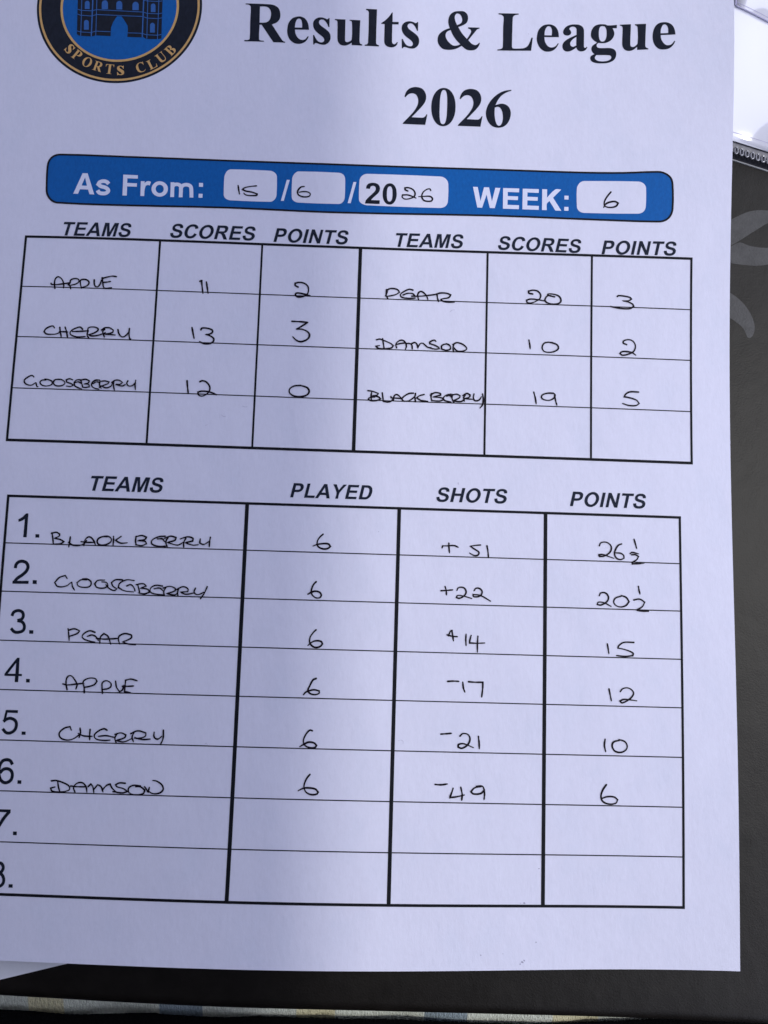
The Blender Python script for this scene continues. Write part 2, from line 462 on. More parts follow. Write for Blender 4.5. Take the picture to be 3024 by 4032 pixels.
           '3995 7945 4002 8107 4087 8200 4200 8131 4287 7924', '3896 8068 4114 8056 4476 8085', '4521 7942 4477 8067 4507 8158 4649 8216 4814 8185 4819 8113 4697 8037 4590 7998 4739 7948 4940 7929']),
         ('6|played, league row 2', 37, ['9636 9732 9573 9658 9522 9526 9527 9412 9619 9317 9734 9304 9787 9371 9745 9451 9629 9480 9532 9454 9430 9393']),
         ('6|played, league row 3', 37, ['9686 8459 9608 8377 9532 8246 9538 8101 9655 8001 9801 8018 9870 8094 9828 8157 9681 8169 9569 8118 9485 8042']),
         ('+22|shots, league row 2', 34,
          ['13002 9592 13152 9606 13310 9624', '13104 9708 13138 9596 13145 9484', '13424 9614 13468 9687 13605 9691 13675 9590 13631 9485 13496 9404 13414 9424 13449 9479 13609 9466 13828 9409',
           '13888 9619 13946 9688 14060 9669 14107 9580 14040 9479 13882 9461 13858 9518 14063 9497 14338 9352']),
         ('20 1/2|points, league row 2', 35,
          ['17286 9583 17332 9662 17470 9657 17539 9546 17493 9431 17332 9336 17231 9347 17263 9411 17424 9397 17607 9308', '17885 9592 17723 9528 17686 9405 17814 9305 17998 9333 18101 9449 18023 9560 17885 9610',
           '18362 9865 18380 9752 18402 9662', '18230 9498 18392 9525 18530 9448 18460 9324 18297 9228 18412 9209 18634 9207']),
         ('+14|shots, league row 3', 34,
          ['13189 8424 13311 8392 13460 8383', '13221 8398 13272 8524 13308 8548 13333 8415 13359 8269', '13694 8456 13687 8313 13699 8158', '13830 8429 13800 8316 13788 8227 13992 8224 14195 8238',
           '14011 8411 14001 8189 14004 7989']),
         ('15|points, league row 3', 34, ['17503 8307 17526 8174 17544 8050', '18222 8363 17947 8355 17819 8271 17786 8203 17992 8164 18198 8081 18197 8014 17991 7986 17754 8002']),
         ('APPLE|league row 4', 33,
          ['3217 6723 3179 6899 3205 7043 3293 7081 3390 6995 3472 6854 3450 6747', '3102 6862 3220 6840 3470 6872 3650 6895', '3674 6654 3664 6789 3629 6930 3749 7023 3930 7028 3989 6958 3923 6867 3764 6809 3664 6789',
           '4154 6653 4133 6802 4136 6927 4241 6976 4353 6915 4359 6826 4273 6770 4166 6750', '4476 6972 4516 6813 4595 6708 4665 6746 4700 6871', '4736 6979 4731 6837 4728 6712 4892 6688',
           '4734 7004 4870 7037 5046 6999', '4665 6846 4810 6850 4953 6861']),
         ('CHERRY|league row 5', 33,
          ['3403 5685 3368 5772 3226 5732 3099 5605 3137 5484 3320 5429 3497 5477 3633 5586', '3629 5744 3648 5621 3621 5498', '3596 5602 3744 5547 3960 5543', '3894 5716 3892 5593 3901 5453',
           '4337 5711 4252 5744 4095 5669 4013 5562 4073 5476 4290 5447 4433 5461', '4122 5547 4318 5570 4536 5535', '4601 5631 4556 5507 4599 5396',
           '4549 5612 4708 5652 4837 5603 4806 5532 4595 5456 4795 5426 5005 5520', '5048 5679 5002 5555 5046 5433', '4961 5641 5136 5717 5354 5670 5342 5582 5148 5524 5057 5539 5293 5500 5472 5516',
           '5569 5694 5576 5571 5670 5521 5773 5594', '5806 5753 5812 5543 5750 5383']),
         ('6|played, league row 4', 37, ['9736 7187 9657 7147 9582 7002 9533 6874 9591 6797 9721 6768 9832 6809 9830 6866 9700 6894 9572 6866 9477 6825 9421 6760']),
         ('6|played, league row 5', 37, ['9694 5840 9629 5854 9537 5758 9470 5600 9501 5476 9631 5411 9775 5415 9815 5469 9755 5529 9610 5548 9484 5491 9381 5427']),
         ('-17|shots, league row 4', 37, ['13222 7204 13379 7217 13522 7212', '13626 7193 13642 7061 13684 6940', '13783 7210 13963 7201 14156 7206', '14160 7206 14159 7031 14135 6824']),
         ('12|points, league row 4', 34, ['17547 7117 17578 6964 17610 6810', '17851 7059 17919 7135 18079 7153 18206 7046 18169 6934 18032 6821 17896 6764 17841 6807 17941 6854 18123 6845 18296 6827']),
         ('-21|shots, league row 5', 37,
          ['13071 5837 13204 5849 13351 5865', '13575 5797 13649 5863 13784 5845 13843 5738 13788 5586 13634 5487 13535 5515 13543 5580 13676 5605 13936 5511', '14065 5800 14086 5636 14093 5485']),
         ('10|points, league row 5', 37, ['17442 5807 17424 5645 17456 5485', '17826 5785 17668 5738 17632 5628 17713 5500 17894 5482 18029 5594 17984 5745 17812 5807']),
         ('DAMSON|league row 6', 33,
          ['3147 4384 3175 4246 3220 4127', '2985 4386 3110 4400 3330 4337 3461 4255 3450 4168 3239 4117 3023 4131 2974 4205 3086 4237', '3614 4128 3570 4241 3651 4347 3794 4362 3890 4268 3925 4131',
           '3496 4273 3658 4261 3872 4267', '3944 4269 4010 4340 4069 4273 4104 4129', '4099 4205 4190 4329 4283 4280 4339 4150', '4334 4212 4423 4318 4510 4355 4571 4254 4667 4170',
           '4902 4384 4758 4390 4654 4342 4694 4292 4876 4245 4970 4179 4847 4141 4595 4168', '5299 4327 5120 4339 5000 4266 5026 4146 5207 4107 5383 4140 5420 4227 5300 4310 5176 4306',
           '5408 4313 5466 4245 5506 4178 5534 4299', '5504 4212 5633 4147 5810 4169 5894 4258 5850 4377 5701 4466 5611 4474']),
         ('6|played, league row 6', 36, ['9675 4733 9600 4639 9542 4499 9541 4376 9615 4271 9744 4228 9870 4246 9906 4293 9833 4368 9673 4395 9515 4382 9384 4317']),
         ('-49|shots, league row 6', 37,
          ['12947 4553 13108 4548 13268 4573', '13421 4466 13378 4333 13334 4231 13526 4256 13717 4304', '13622 4492 13662 4316 13651 4171',
           '14155 4524 13980 4485 13890 4386 13960 4335 14143 4347 14243 4437 14187 4534 14026 4530', '14234 4437 14250 4327 14238 4203']),
         ('6|points, league row 6', 37, ['17474 4633 17381 4497 17335 4340 17382 4207 17545 4143 17731 4169 17777 4259 17684 4324 17498 4329 17335 4273'])],
 'glyphs': {'title': [['6915 26504 7488 26513 7730 26496 7882 26400 7941 26225 7933 26061 7850 25939 7712 25865 8037 25376 8078 25343 8124 25333 8123 25307 7779 25306 7414 25844 7355 25841 7362 25388 7398 25346 7505 '
                       '25337 7507 25308 6940 25297 6938 25334 7052 25345 7090 25390 7078 25945 7074 26388 7041 26445 6981 26472 6917 26471',
                       '7337 26425 7352 25909 7491 25916 7596 25956 7657 26062 7672 26211 7644 26328 7574 26408 7479 26433'],
                      ['8798 25749 8386 25738 8405 25627 8458 25513 8541 25434 8622 25415 8701 25442 8769 25542 8799 25529 8743 25409 8640 25316 8521 25287 8387 25304 8248 25415 8179 25587 8166 25763 8198 25942 8298 '
                       '26095 8430 26155 8550 26161 8673 26099 8760 25955',
                       '8383 25803 8597 25805 8585 25961 8554 26063 8499 26099 8441 26072 8402 25981 8388 25877'],
                      ['9360 26157 9382 26156 9388 25864 9358 25868 9308 25982 9224 26082 9143 26096 9085 26060 9077 25991 9123 25913 9289 25788 9400 25675 9435 25544 9411 25410 9321 25312 9228 25290 9107 25308 9026 '
                       '25334 8986 25326 8969 25287 8940 25286 8922 25587 8954 25586 9007 25480 9077 25395 9158 25363 9225 25378 9255 25432 9233 25505 9163 25575 9025 25687 8940 25801 8908 25932 8930 26052 9020 26140 '
                       '9140 26167 9248 26143 9303 26116 9335 26126'],
                      ['9536 26133 9847 26134 9857 25489 9870 25431 9905 25409 9972 25421 10050 25492 10039 26047 10016 26091 9970 26101 9969 26131 10280 26128 10282 25435 10308 25368 10362 25350 10364 25314 10056 '
                       '25316 10056 25395 9949 25317 9829 25291 9721 25321 9651 25421 9632 25568 9617 26042 9594 26085 9537 26100'],
                      ['10435 26513 10759 26511 10764 25426 10790 25368 10852 25344 10848 25306 10439 25312 10437 25347 10496 25355 10529 25416 10522 26387 10496 26452 10436 26477'],
                      ['11202 26434 11221 26429 11227 26119 11407 26124 11404 26043 11223 26041 11228 25474 11251 25416 11292 25394 11331 25413 11375 25471 11400 25457 11360 25361 11268 25298 11174 25294 11066 25334 '
                       '11010 25420 10998 25553 10997 26037 10898 26041 10902 26072 11002 26152 11120 26293'],
                      ['11956 26150 11977 26148 11978 25852 11949 25857 11900 25973 11817 26075 11736 26090 11678 26054 11669 25984 11714 25905 11878 25777 11988 25661 12020 25528 11994 25394 11902 25296 11809 25275 '
                       '11688 25294 11607 25320 11567 25313 11549 25274 11520 25273 11507 25577 11539 25575 11590 25467 11659 25381 11740 25349 11807 25363 11838 25418 11817 25491 11749 25563 11612 25676 11528 25793 '
                       '11498 25926 11522 26048 11614 26136 11735 26162 11843 26137 11897 26108 11929 26119'],
                      ['13193 26557 13314 26549 13410 26459 13438 26322 13404 26183 13306 26095 13151 26023 13269 25816 13411 25640 13497 25792 13531 25883 13514 25949 13441 25987 13444 26023 13777 26020 13775 25987 '
                       '13710 25964 13631 25856 13454 25602 13546 25494 13649 25449 13715 25469 13768 25530 13792 25518 13756 25410 13664 25304 13530 25271 13396 25297 13261 25412 13141 25334 13008 25286 12848 25272 '
                       '12700 25306 12591 25435 12556 25568 12580 25733 12677 25857 12797 25936 12904 25979 12861 26135 12864 26288 12924 26443 13045 26534',
                       '13118 26086 13062 26233 13047 26371 13086 26455 13140 26472 13208 26437 13257 26331 13264 26225 13224 26147',
                       '12932 25920 12987 25777 13097 25601 13220 25461 13113 25416 13006 25419 12898 25505 12815 25622 12786 25755 12825 25856'],
                      ['14332 26514 14920 26514 14916 26477 14857 26472 14785 26440 14749 26378 14735 25980 14724 25421 14742 25371 14796 25358 15009 25366 15097 25387 15177 25447 15239 25567 15289 25719 15328 25717 '
                       '15280 25296 14302 25290 14303 25322 14378 25331 14431 25356 14458 25406 14467 26077 14481 26383 14454 26434 14400 26468 14332 26477'],
                      ['16085 25741 15665 25744 15683 25590 15753 25462 15833 25409 15921 25414 16001 25463 16054 25546 16077 25529 16018 25414 15921 25315 15788 25271 15647 25294 15523 25411 15452 25589 15449 25768 '
                       '15497 25969 15614 26111 15756 26159 15880 26149 15995 26072 16065 25931',
                       '15669 25800 15878 25797 15886 25951 15862 26052 15809 26096 15756 26088 15702 26011 15675 25910'],
                      ['16571 26155 16677 26140 16773 26068 16808 25962 16802 25439 16819 25394 16845 25394 16881 25429 16903 25413 16845 25321 16729 25279 16632 25310 16582 25405 16494 25336 16388 25285 16282 25283 '
                       '16212 25336 16182 25434 16209 25553 16302 25652 16426 25731 16592 25814 16595 25949 16584 26030 16535 26076 16464 26081 16402 26047 16389 26001 16427 25940 16439 25880 16409 25821 16329 25791 '
                       '16241 25821 16206 25891 16225 25981 16296 26082 16430 26148',
                       '16588 25750 16496 25681 16425 25592 16407 25523 16433 25454 16494 25424 16582 25469'],
                      ['17346 26152 17432 26139 17489 26109 17752 26121 17749 26016 17626 26014 17668 25904 17671 25806 17637 25710 17559 25614 17444 25551 17328 25538 17213 25548 17174 25501 17170 25436 17212 25393 '
                       '17346 25381 17519 25383 17633 25355 17700 25290 17722 25194 17698 25068 17621 24973 17477 24912 17304 24898 17132 24914 17017 24967 16978 25063 17008 25138 17100 25190 17037 25266 17015 25362 '
                       '17048 25459 17184 25565 17098 25620 17022 25719 17004 25828 17035 25981 17123 26101 17239 26148',
                       '17345 26090 17402 26078 17445 25996 17455 25865 17441 25713 17396 25616 17338 25589 17281 25607 17243 25694 17232 25847 17247 26000 17287 26076',
                       '17152 25162 17517 25155 17570 25122 17580 25069 17545 25017 17458 24975 17324 24961 17209 24977 17136 25020 17113 25084'],
                      ['17835 26125 18150 26131 18122 25485 18140 25420 18187 25402 18245 25418 18327 25511 18335 26016 18311 26071 18264 26094 18264 26127 18576 26128 18545 25442 18567 25378 18631 25344 18629 25317 '
                       '18314 25306 18317 25406 18206 25313 18082 25279 17968 25318 17906 25415 17894 25554 17913 26007 17891 26073 17834 26097'],
                      ['19394 25754 18981 25753 18995 25628 19059 25499 19133 25437 19208 25428 19284 25459 19360 25560 19384 25545 19330 25436 19226 25336 19076 25299 18925 25325 18813 25444 18759 25615 18761 25807 '
                       '18812 25997 18917 26122 19069 26158 19199 26136 19310 26049 19373 25907',
                       '18978 25809 19190 25808 19192 25937 19160 26046 19105 26089 19048 26068 18999 25968 18983 25883']],
            'year': [['11635 23746 11669 23878 11755 24000 11886 24057 11997 24063 12131 24025 12222 23920 12263 23779 12240 23623 12155 23478 12005 23296 11859 23126 12163 23120 12218 23138 12261 23187 12286 23230 '
                      '12308 23228 12256 22904 11609 22911 11608 22934 11852 23220 11980 23413 12031 23557 12033 23676 11992 23793 11925 23851 11836 23864 11748 23828 11662 23735'],
                     ['13228 23737 13263 23868 13349 23990 13481 24046 13592 24052 13725 24012 13815 23907 13854 23765 13830 23610 13744 23466 13593 23285 13446 23116 13750 23108 13805 23126 13848 23174 13874 23217 '
                      '13896 23215 13842 22893 13195 22903 13194 22926 13440 23210 13569 23402 13622 23546 13624 23664 13585 23782 13518 23840 13429 23854 13341 23818 13254 23725'],
                     ['13117 23477 13114 23376 13102 23283 13082 23198 13055 23120 13021 23050 12981 22992 12935 22944 12885 22909 12830 22887 12770 22878 12710 22883 12655 22902 12605 22934 12558 22979 12517 23035 '
                      '12482 23102 12454 23178 12434 23263 12421 23355 12416 23456 12419 23558 12431 23651 12450 23737 12477 23816 12511 23886 12552 23946 12598 23994 12648 24030 12703 24053 12764 24062 12824 24056 '
                      '12879 24037 12930 24005 12976 23959 13017 23902 13052 23834 13080 23756 13100 23671 13113 23579',
                      '12875 23470 12873 23332 12869 23244 12863 23172 12856 23111 12847 23060 12836 23018 12824 22985 12809 22961 12791 22947 12762 22941 12734 22945 12716 22959 12701 22981 12689 23013 12679 23054 '
                      '12671 23105 12665 23166 12661 23238 12658 23325 12659 23464 12661 23603 12664 23691 12670 23764 12677 23825 12686 23877 12697 23920 12710 23953 12725 23977 12743 23992 12771 23997 12800 23993 '
                      '12818 23980 12832 23957 12845 23924 12855 23882 12863 23831 12869 23770 12873 23697 12875 23609'],
                     ['14718 24053 14531 24019 14356 23932 14181 23773 14051 23568 13993 23354 14013 23167 14093 23004 14215 22902 14369 22876 14522 22921 14642 23053 14705 23253 14696 23418 14625 23546 14514 23608 '
                      '14404 23612 14265 23569 14336 23729 14445 23874 14576 23965 14719 24025',
                      '14246 23490 14243 23290 14267 23103 14313 22975 14369 22929 14430 22966 14476 23096 14481 23248 14450 23401 14394 23494 14328 23518']],
            'asfrom': [['2342 20461 2562 21083 2705 21083 2941 20450 2805 20454 2753 20593 2523 20598 2478 20456', '2642 20955 2713 20706 2559 20709'],
                       ['3720 21071 4134 21066 4137 20962 3842 20964 3848 20824 4123 20822 4126 20719 3852 20721 3861 20445 3739 20445'],
                       ['4229 20892 4337 20892 4337 20833 4392 20886 4454 20899 4518 20879 4490 20768 4434 20784 4377 20757 4353 20645 4355 20447 4245 20447'],
                       ['5008 20684 5008 20647 5001 20612 4990 20578 4973 20546 4951 20518 4925 20493 4895 20473 4862 20458 4827 20448 4791 20444 4755 20446 4719 20453 4685 20466 4653 20483 4624 20506 4598 20533 4577 '
                        '20563 4561 20596 4551 20631 4545 20667 4546 20703 4552 20739 4564 20773 4581 20804 4603 20833 4629 20857 4659 20878 4691 20893 4726 20902 4762 20907 4799 20905 4835 20898 4869 20885 4901 20867 '
                        '4930 20845 4956 20818 4977 20788 4993 20755 5003 20720',
                        '4891 20679 4891 20660 4888 20641 4882 20622 4874 20605 4863 20590 4850 20577 4836 20566 4820 20558 4802 20553 4785 20551 4767 20551 4749 20555 4732 20562 4716 20572 4702 20584 4689 20599 4679 '
                        '20615 4671 20633 4665 20652 4663 20671 4663 20691 4666 20710 4672 20728 4680 20745 4691 20761 4703 20774 4718 20784 4734 20793 4751 20798 4769 20800 4787 20799 4805 20795 4822 20788 4838 20779 '
                        '4852 20766 4865 20752 4875 20735 4883 20718 4888 20699'],
                       ['5876 20900 5990 20901 5993 20783 5879 20783'], ['5884 20574 5994 20574 5998 20457 5887 20456']],
            'slash1': [['8356 21093 8439 21091 8297 20458 8214 20457']],
            'slash2': [['10251 21099 10335 21102 10194 20462 10108 20461']],
            'twenty': [['10615 20916 10628 20996 10680 21063 10799 21095 10920 21076 10994 21010 11012 20919 10983 20815 10898 20720 10803 20625 10772 20578 11018 20576 11015 20466 10601 20469 10620 20561 10693 20655 '
                        '10809 20774 10883 20868 10892 20937 10864 20987 10807 21003 10749 20978 10725 20908'],
                       ['11494 20785 11492 20728 11486 20678 11475 20632 11460 20590 11442 20553 11419 20521 11394 20496 11365 20477 11334 20465 11298 20460 11262 20463 11231 20472 11202 20489 11175 20513 11152 20542 '
                        '11132 20578 11116 20619 11104 20664 11096 20714 11093 20771 11094 20827 11100 20878 11111 20924 11126 20966 11144 21003 11167 21035 11193 21060 11221 21079 11253 21091 11288 21096 11324 21094 '
                        '11356 21084 11385 21067 11412 21044 11435 21014 11455 20978 11471 20937 11483 20891 11490 20842',
                        '11374 20781 11373 20729 11371 20692 11368 20660 11363 20632 11356 20608 11348 20589 11338 20573 11327 20562 11314 20554 11295 20552 11277 20553 11264 20559 11252 20570 11242 20585 11234 20604 '
                        '11227 20627 11221 20655 11217 20687 11214 20724 11213 20775 11213 20826 11215 20864 11218 20896 11224 20924 11230 20947 11239 20967 11248 20983 11260 20995 11273 21002 11291 21005 11309 21003 '
                        '11323 20997 11334 20986 11344 20971 11353 20952 11360 20928 11366 20901 11370 20869 11372 20832']],
            'week': [['13661 21072 13796 21072 13882 20658 13976 21069 14119 21070 14208 20656 14299 21063 14442 21059 14290 20455 14152 20455 14051 20848 13931 20456 13796 20460'],
                     ['14521 21062 14978 21059 14976 20945 14654 20948 14655 20826 14948 20823 14946 20713 14653 20716 14652 20564 14978 20562 14976 20445 14523 20447'],
                     ['15079 21058 15537 21054 15534 20944 15216 20948 15214 20822 15510 20819 15507 20709 15215 20713 15213 20561 15543 20558 15541 20441 15077 20444'],
                     ['15634 21057 15773 21056 15772 20810 16005 21058 16173 21059 15944 20811 16184 20432 16012 20435 15844 20711 15770 20631 15769 20440 15634 20440'],
                     ['16269 20882 16385 20881 16382 20768 16266 20769'], ['16265 20551 16384 20550 16385 20437 16266 20438']],
            'n1': [['1794 11325 1856 11327 1859 10689 1767 10686 1772 11176 1699 11125 1609 11093 1600 11163 1709 11230'], ['2087 10777 2190 10777 2194 10685 2091 10685']],
            'n2': [['2107 9551 2217 9550 2221 9452 2111 9452']],
            'n3': [['2115 8233 2224 8232 2227 8139 2118 8139']],
            'n4': [['1849 7504 1915 7506 1924 7088 2007 7090 2008 7033 1925 7031 1922 6874 1832 6871 1831 7028 1552 7027 1552 7084', '1834 7371 1834 7089 1638 7087'], ['2125 6965 2223 6965 2226 6872 2129 6873']],
            'n5': [['2112 5612 2216 5611 2219 5527 2114 5528']],
            'n6': [['2100 4377 2201 4376 2204 4286 2104 4287']],
            'n7': [['2089 3097 2189 3097 2193 3008 2093 3008']],
            'n8': [['2094 1808 2200 1808 2205 1725 2098 1725']]},
 'strokes': {'asfrom': [(111, ['3327 20778 3263 20839 3168 20859 3070 20826 3036 20763 3103 20705 3227 20672 3307 20619 3326 20557 3274 20504 3178 20487 3076 20509 3025 20578']),
                        (107, ['5127 20890 5144 20446', '5131 20710 5154 20796 5245 20832 5333 20810 5372 20738 5383 20448', '5377 20719 5414 20794 5512 20831 5618 20806 5664 20730 5687 20452'])],
             'n2': [(84, ['1623 9855 1634 9947 1694 10018 1784 10043 1897 10010 1955 9912 1931 9802 1830 9689 1691 9582 1622 9485']), (80, ['1575 9480 2002 9489'])],
             'n3': [(80, ['1629 8591 1669 8690 1775 8737 1886 8707 1930 8614 1893 8516 1780 8476', '1780 8472 1906 8444 1975 8348 1959 8228 1846 8171 1726 8178 1628 8266'])],
             'n5': [(72, ['1673 6118 1976 6116']), (61, ['1685 6143 1638 5862']), (79, ['1614 5851 1699 5917 1806 5938 1918 5888 1962 5784 1929 5649 1816 5568 1708 5572 1610 5668'])],
             'n6': [(82, ['1937 4765 1872 4860 1773 4885 1668 4844 1606 4720 1599 4546 1648 4391 1736 4314 1826 4309 1922 4371 1955 4487 1917 4604 1816 4657 1710 4636 1628 4547'])],
             'n7': [(71, ['1556 3601 1985 3603']), (82, ['1958 3589 1845 3448 1751 3291 1676 3135 1661 2981'])],
             'n8': [(78, ['1816 2076 1707 2103 1663 2192 1703 2287 1800 2317 1881 2286 1918 2200 1884 2109 1809 2076', '1809 2069 1700 2026 1662 1911 1723 1793 1847 1753 1935 1800 1959 1920 1898 2032 1809 2069'])]},
 'boxes': ['6582 21099 6615 21225 6676 21311 6765 21342 7862 21344 7973 21313 8044 21247 8071 21159 8084 20636 8060 20525 7994 20446 7904 20415 6787 20414 6682 20442 6617 20500 6592 20576',
           '8506 21121 8533 21233 8595 21313 8671 21355 9823 21361 9929 21329 9991 21257 10013 21153 10019 20630 9991 20520 9921 20448 9830 20426 8710 20423 8605 20451 8540 20509 8515 20599',
           '10422 21149 10456 21254 10530 21326 10638 21360 12715 21352 12825 21326 12914 21248 12956 21123 12954 20620 12919 20505 12845 20441 12736 20412 10646 20420 10526 20455 10447 20520 10422 20622',
           '16618 21105 16666 21231 16740 21303 16833 21328 18364 21346 18476 21313 18551 21242 18578 21150 18575 20611 18539 20506 18465 20435 18335 20405 16842 20388 16737 20408 16654 20476 16623 20580'],
 'banner': '1895 21634 3858 21613 6675 21600 9569 21608 14164 21604 16821 21578 17952 21593 18907 21641 19109 21600 19268 21477 19327 21286 19336 20578 19273 20370 19138 20241 18936 20191 17316 20197 14187 20234 9622 '
           '20171 6748 20192 3958 20155 1905 20181 1717 20269 1601 20443 1568 20657 1545 21272 1587 21466 1708 21592',
 'castle': ['2031 26535 2030 26420 2073 25351 2129 25314 2193 25300 2507 25289 2629 25324 3062 25312 3058 25574 3101 25738 3180 25894 3213 25937 3337 25941 3475 25749 3531 25655 3549 25540 3548 25300 3952 25299 4004 '
            '25314 4097 25254 4416 25256 4539 25281 4514 25920 4500 26501 4496 26617'],
 'castle_windows': ['2255 26138 2243 26321 2247 26351 2261 26375 2283 26392 2308 26398 2333 26393 2358 26378 2375 26354 2382 26325 2395 26141',
                    '2749 26146 2737 26325 2742 26363 2760 26396 2789 26418 2821 26425 2855 26420 2887 26399 2909 26368 2919 26330 2931 26152',
                    '3172 26149 3161 26322 3165 26359 3183 26390 3211 26411 3242 26419 3274 26414 3304 26394 3326 26364 3335 26328 3346 26154',
                    '2273 25494 2257 25721 2260 25751 2275 25776 2298 25793 2323 25799 2349 25794 2374 25778 2392 25754 2400 25724 2415 25497',
                    '3644 26143 3634 26307 3639 26345 3657 26378 3686 26400 3718 26408 3752 26403 3783 26383 3806 26351 3815 26313 3826 26149',
                    '4182 26100 4169 26297 4173 26326 4187 26351 4208 26367 4232 26373 4257 26369 4281 26355 4297 26331 4304 26303 4317 26106',
                    '4199 25455 4184 25688 4188 25717 4202 25742 4224 25759 4249 25765 4274 25761 4298 25746 4315 25722 4323 25693 4337 25460'],
 'castle_lines': [(21,
                   ['2146 26518 2147 26423 2193 25296', '2580 26530 2587 26434 2630 25318', '2050 26124 2156 26094 2461 26085 2602 26127 3485 26103 3955 26092',
                    '2048 25977 2149 25940 2472 25923 2612 25974 3495 25957 3955 25953', '2070 25450 2185 25420 2490 25407 2620 25454 3052 25449']),
                  (36, ['2468 26527 2470 26431 2503 25289']), (36, ['3949 26576 3951 26479 3983 25300']),
                  (21,
                   ['4066 26580 4069 26483 4119 25255', '4390 26593 4392 26496 4425 25256', '3954 26092 4081 26054 4402 26051 4507 26078', '3954 25953 4091 25904 4402 25900 4516 25929',
                    '3543 25425 3961 25422 4106 25381 4417 25377 4531 25404', '3930 26468 4075 26441 4396 26442 4492 26465'])],
 'heads': [('TEAMS', (21.476, 192.038, 40.57, 192.163, 4.058)), ('SCORES', (51.573, 192.432, 75.417, 192.451, 4.1)), ('POINTS', (80.589, 192.303, 101.642, 192.364, 4.09)),
           ('TEAMS', (115.101, 192.184, 134.202, 192.388, 4.079)), ('SCORES', (144.033, 192.349, 167.519, 192.061, 4.008)), ('POINTS', (173.347, 191.951, 194.581, 192.223, 4.013)),
           ('TEAMS', (34.602, 119.957, 54.081, 120.031, 4.063)), ('PLAYED', (88.423, 119.918, 110.703, 119.988, 3.932)), ('SHOTS', (128.212, 120.039, 147.572, 120.126, 3.947)),
           ('POINTS', (164.819, 120.004, 185.874, 120.002, 4.038))],
 'emblem': {'outer': (32.49, 262.66), 'inner': (32.62, 262.43), 'R': 24.08, 'g1': 23.41, 'g0': 22.78, 'h1': 17.25, 'h0': 16.58, 'ri': 16.8, 'cap': 2.96},
 'shade_panel': (999.7, 0.0196),
 'body': 1,
 'ring_text': [('S', 1902, 24890), ('P', 2130, 24704), ('O', 2438, 24489), ('R', 2760, 24365), ('T', 3101, 24286), ('S', 3423, 24255), ('C', 3994, 24362), ('L', 4308, 24479), ('U', 4570, 24693), ('B', 4820, 24928)],
 'board_edge': '-628 -613 1949 -721 7137 -902 11713 -943 16999 -979 19330 -1015 21832 -1080 25032 -1214',
 'board_edge_fit': (-6.79, -0.01969),
 'petals': ['20645 20268 21245 20583 21509 20729 21772 20849 22071 20909 22347 20913 22819 20980 23264 20882 22810 20669 22337 20525 22057 20347 21754 20141 21490 19957 21190 19772 20780 19582',
            '20634 19691 21190 19745 21340 19835 21508 19896 21746 19814 22041 19769 22316 19768 22673 19814 23040 19676 22659 19354 22302 19263 22027 19213 21658 19217 21179 19262 20702 19388',
            '20687 18588 21141 18380 21341 18255 21556 18056 21733 17800 21837 17541 21860 17317 21808 17128 21714 17031 21642 17066 21538 17305 21323 17502 21100 17643 20600 17868'],
 'bands': [(2141, 3065, 'y'), (5671, 6860, 'b'), (9406, 10410, 'y'), (12936, 14106, 'b'), (16365, 17664, 'y'), (20166, 21369, 'b')],
 'seams': [2195, 3119, 9440, 10376, 17558],
 'fleece_edge': '-1139 -1875 1552 -1951 2362 -1976 3379 -2042 4390 -2000 5608 -1967 5882 -2001 6971 -2040 7652 -2042 8332 -2005 10386 -2036 11071 -2031 12171 -2026 13136 -2055 14516 -2072 15901 -2075 17290 -2007 18195 '
                '-1973 19103 -1913 19733 -1838 20434 -1794 22359 -1808 25013 -1798',
 'under': '5131 218 2004 -568 -480 -1197 -3480 4803 1568 6000 4731 7000',
 'wallet': [21285, 22417, 22321, 22117],
 'sleeve': [[21322, 26957], [22273, 26542]],
 'bottom_fix': 0,
 'X1': [11.12, 48.87, 77.51, 105.18, 141.13, 170.64, 198.88],
 'Y1': [191.51, 176.83, 162.29, 147.69, 133.16],
 'X2': [12.78, 76.92, 118.14, 158.14, 195.31],
 'Y2': [117.88, 105.21, 92.37, 79.5, 66.73, 53.82, 40.99, 28.32, 15.56],
 'flecks': ['15280 196 60 0', '15333 232 40 0', '15228 147 33 0', '14204 369 33 0', '15636 671 27 0', '15323 1628 40 0', '15229 1627 20 0', '15702 2485 27 0', '14776 401 20 0', '15205 25840 19 0', '11272 11136 17 0',
            '8765 24799 15 0', '16975 1420 13 0'],
 'fibres': ['13078 17369 13134 17422 13212 17440', '6853 14218 6925 14164 6994 14166', '7429 14474 7500 14456 7562 14458', '6442 13897 6509 13921', '11951 5638 12031 5659 12079 5621 12080 5557',
            '6899 5426 6937 5459 6973 5415', '13385 12529 13412 12551 13413 12494']}


def pts(s):
    a = [int(t) / 100 for t in s.split()]
    return [(a[i], a[i + 1]) for i in range(0, len(a), 2)]


# ------------------------------------------------------------------ unseen overhead panel, added to shade the sheet's left half; its edge runs lengthwise
m, nt, b = mat('shade_panel_cloth', (0.06, 0.06, 0.07), 0.9, 0.1)
bump(nt, b, noise(nt, 300), 0.0005, 0.5)
M['shade_panel'] = m
V = []; Fc = []
for i in range(31):
    for j in range(21):
        y = -3200 + 6600 * i / 30
        x = DATA['shade_panel'][0] + (y - 148) * DATA['shade_panel'][1] - 4500 * j / 20
        z = 1800 + 60 * (j / 20) + 15 * math.sin(i * .9) * (j / 20)
        V.append((x, y, z))
for i in range(30):
    for j in range(20):
        a = i * 21 + j
        Fc.append([a, a + 1, a + 22, a + 21])
shade_ob = link_mesh('shade_panel', V, Fc, M['shade_panel'])
md = shade_ob.modifiers.new('thickness', 'SOLIDIFY'); md.thickness = 1.5 * MM
shade_ob['kind'] = 'structure'

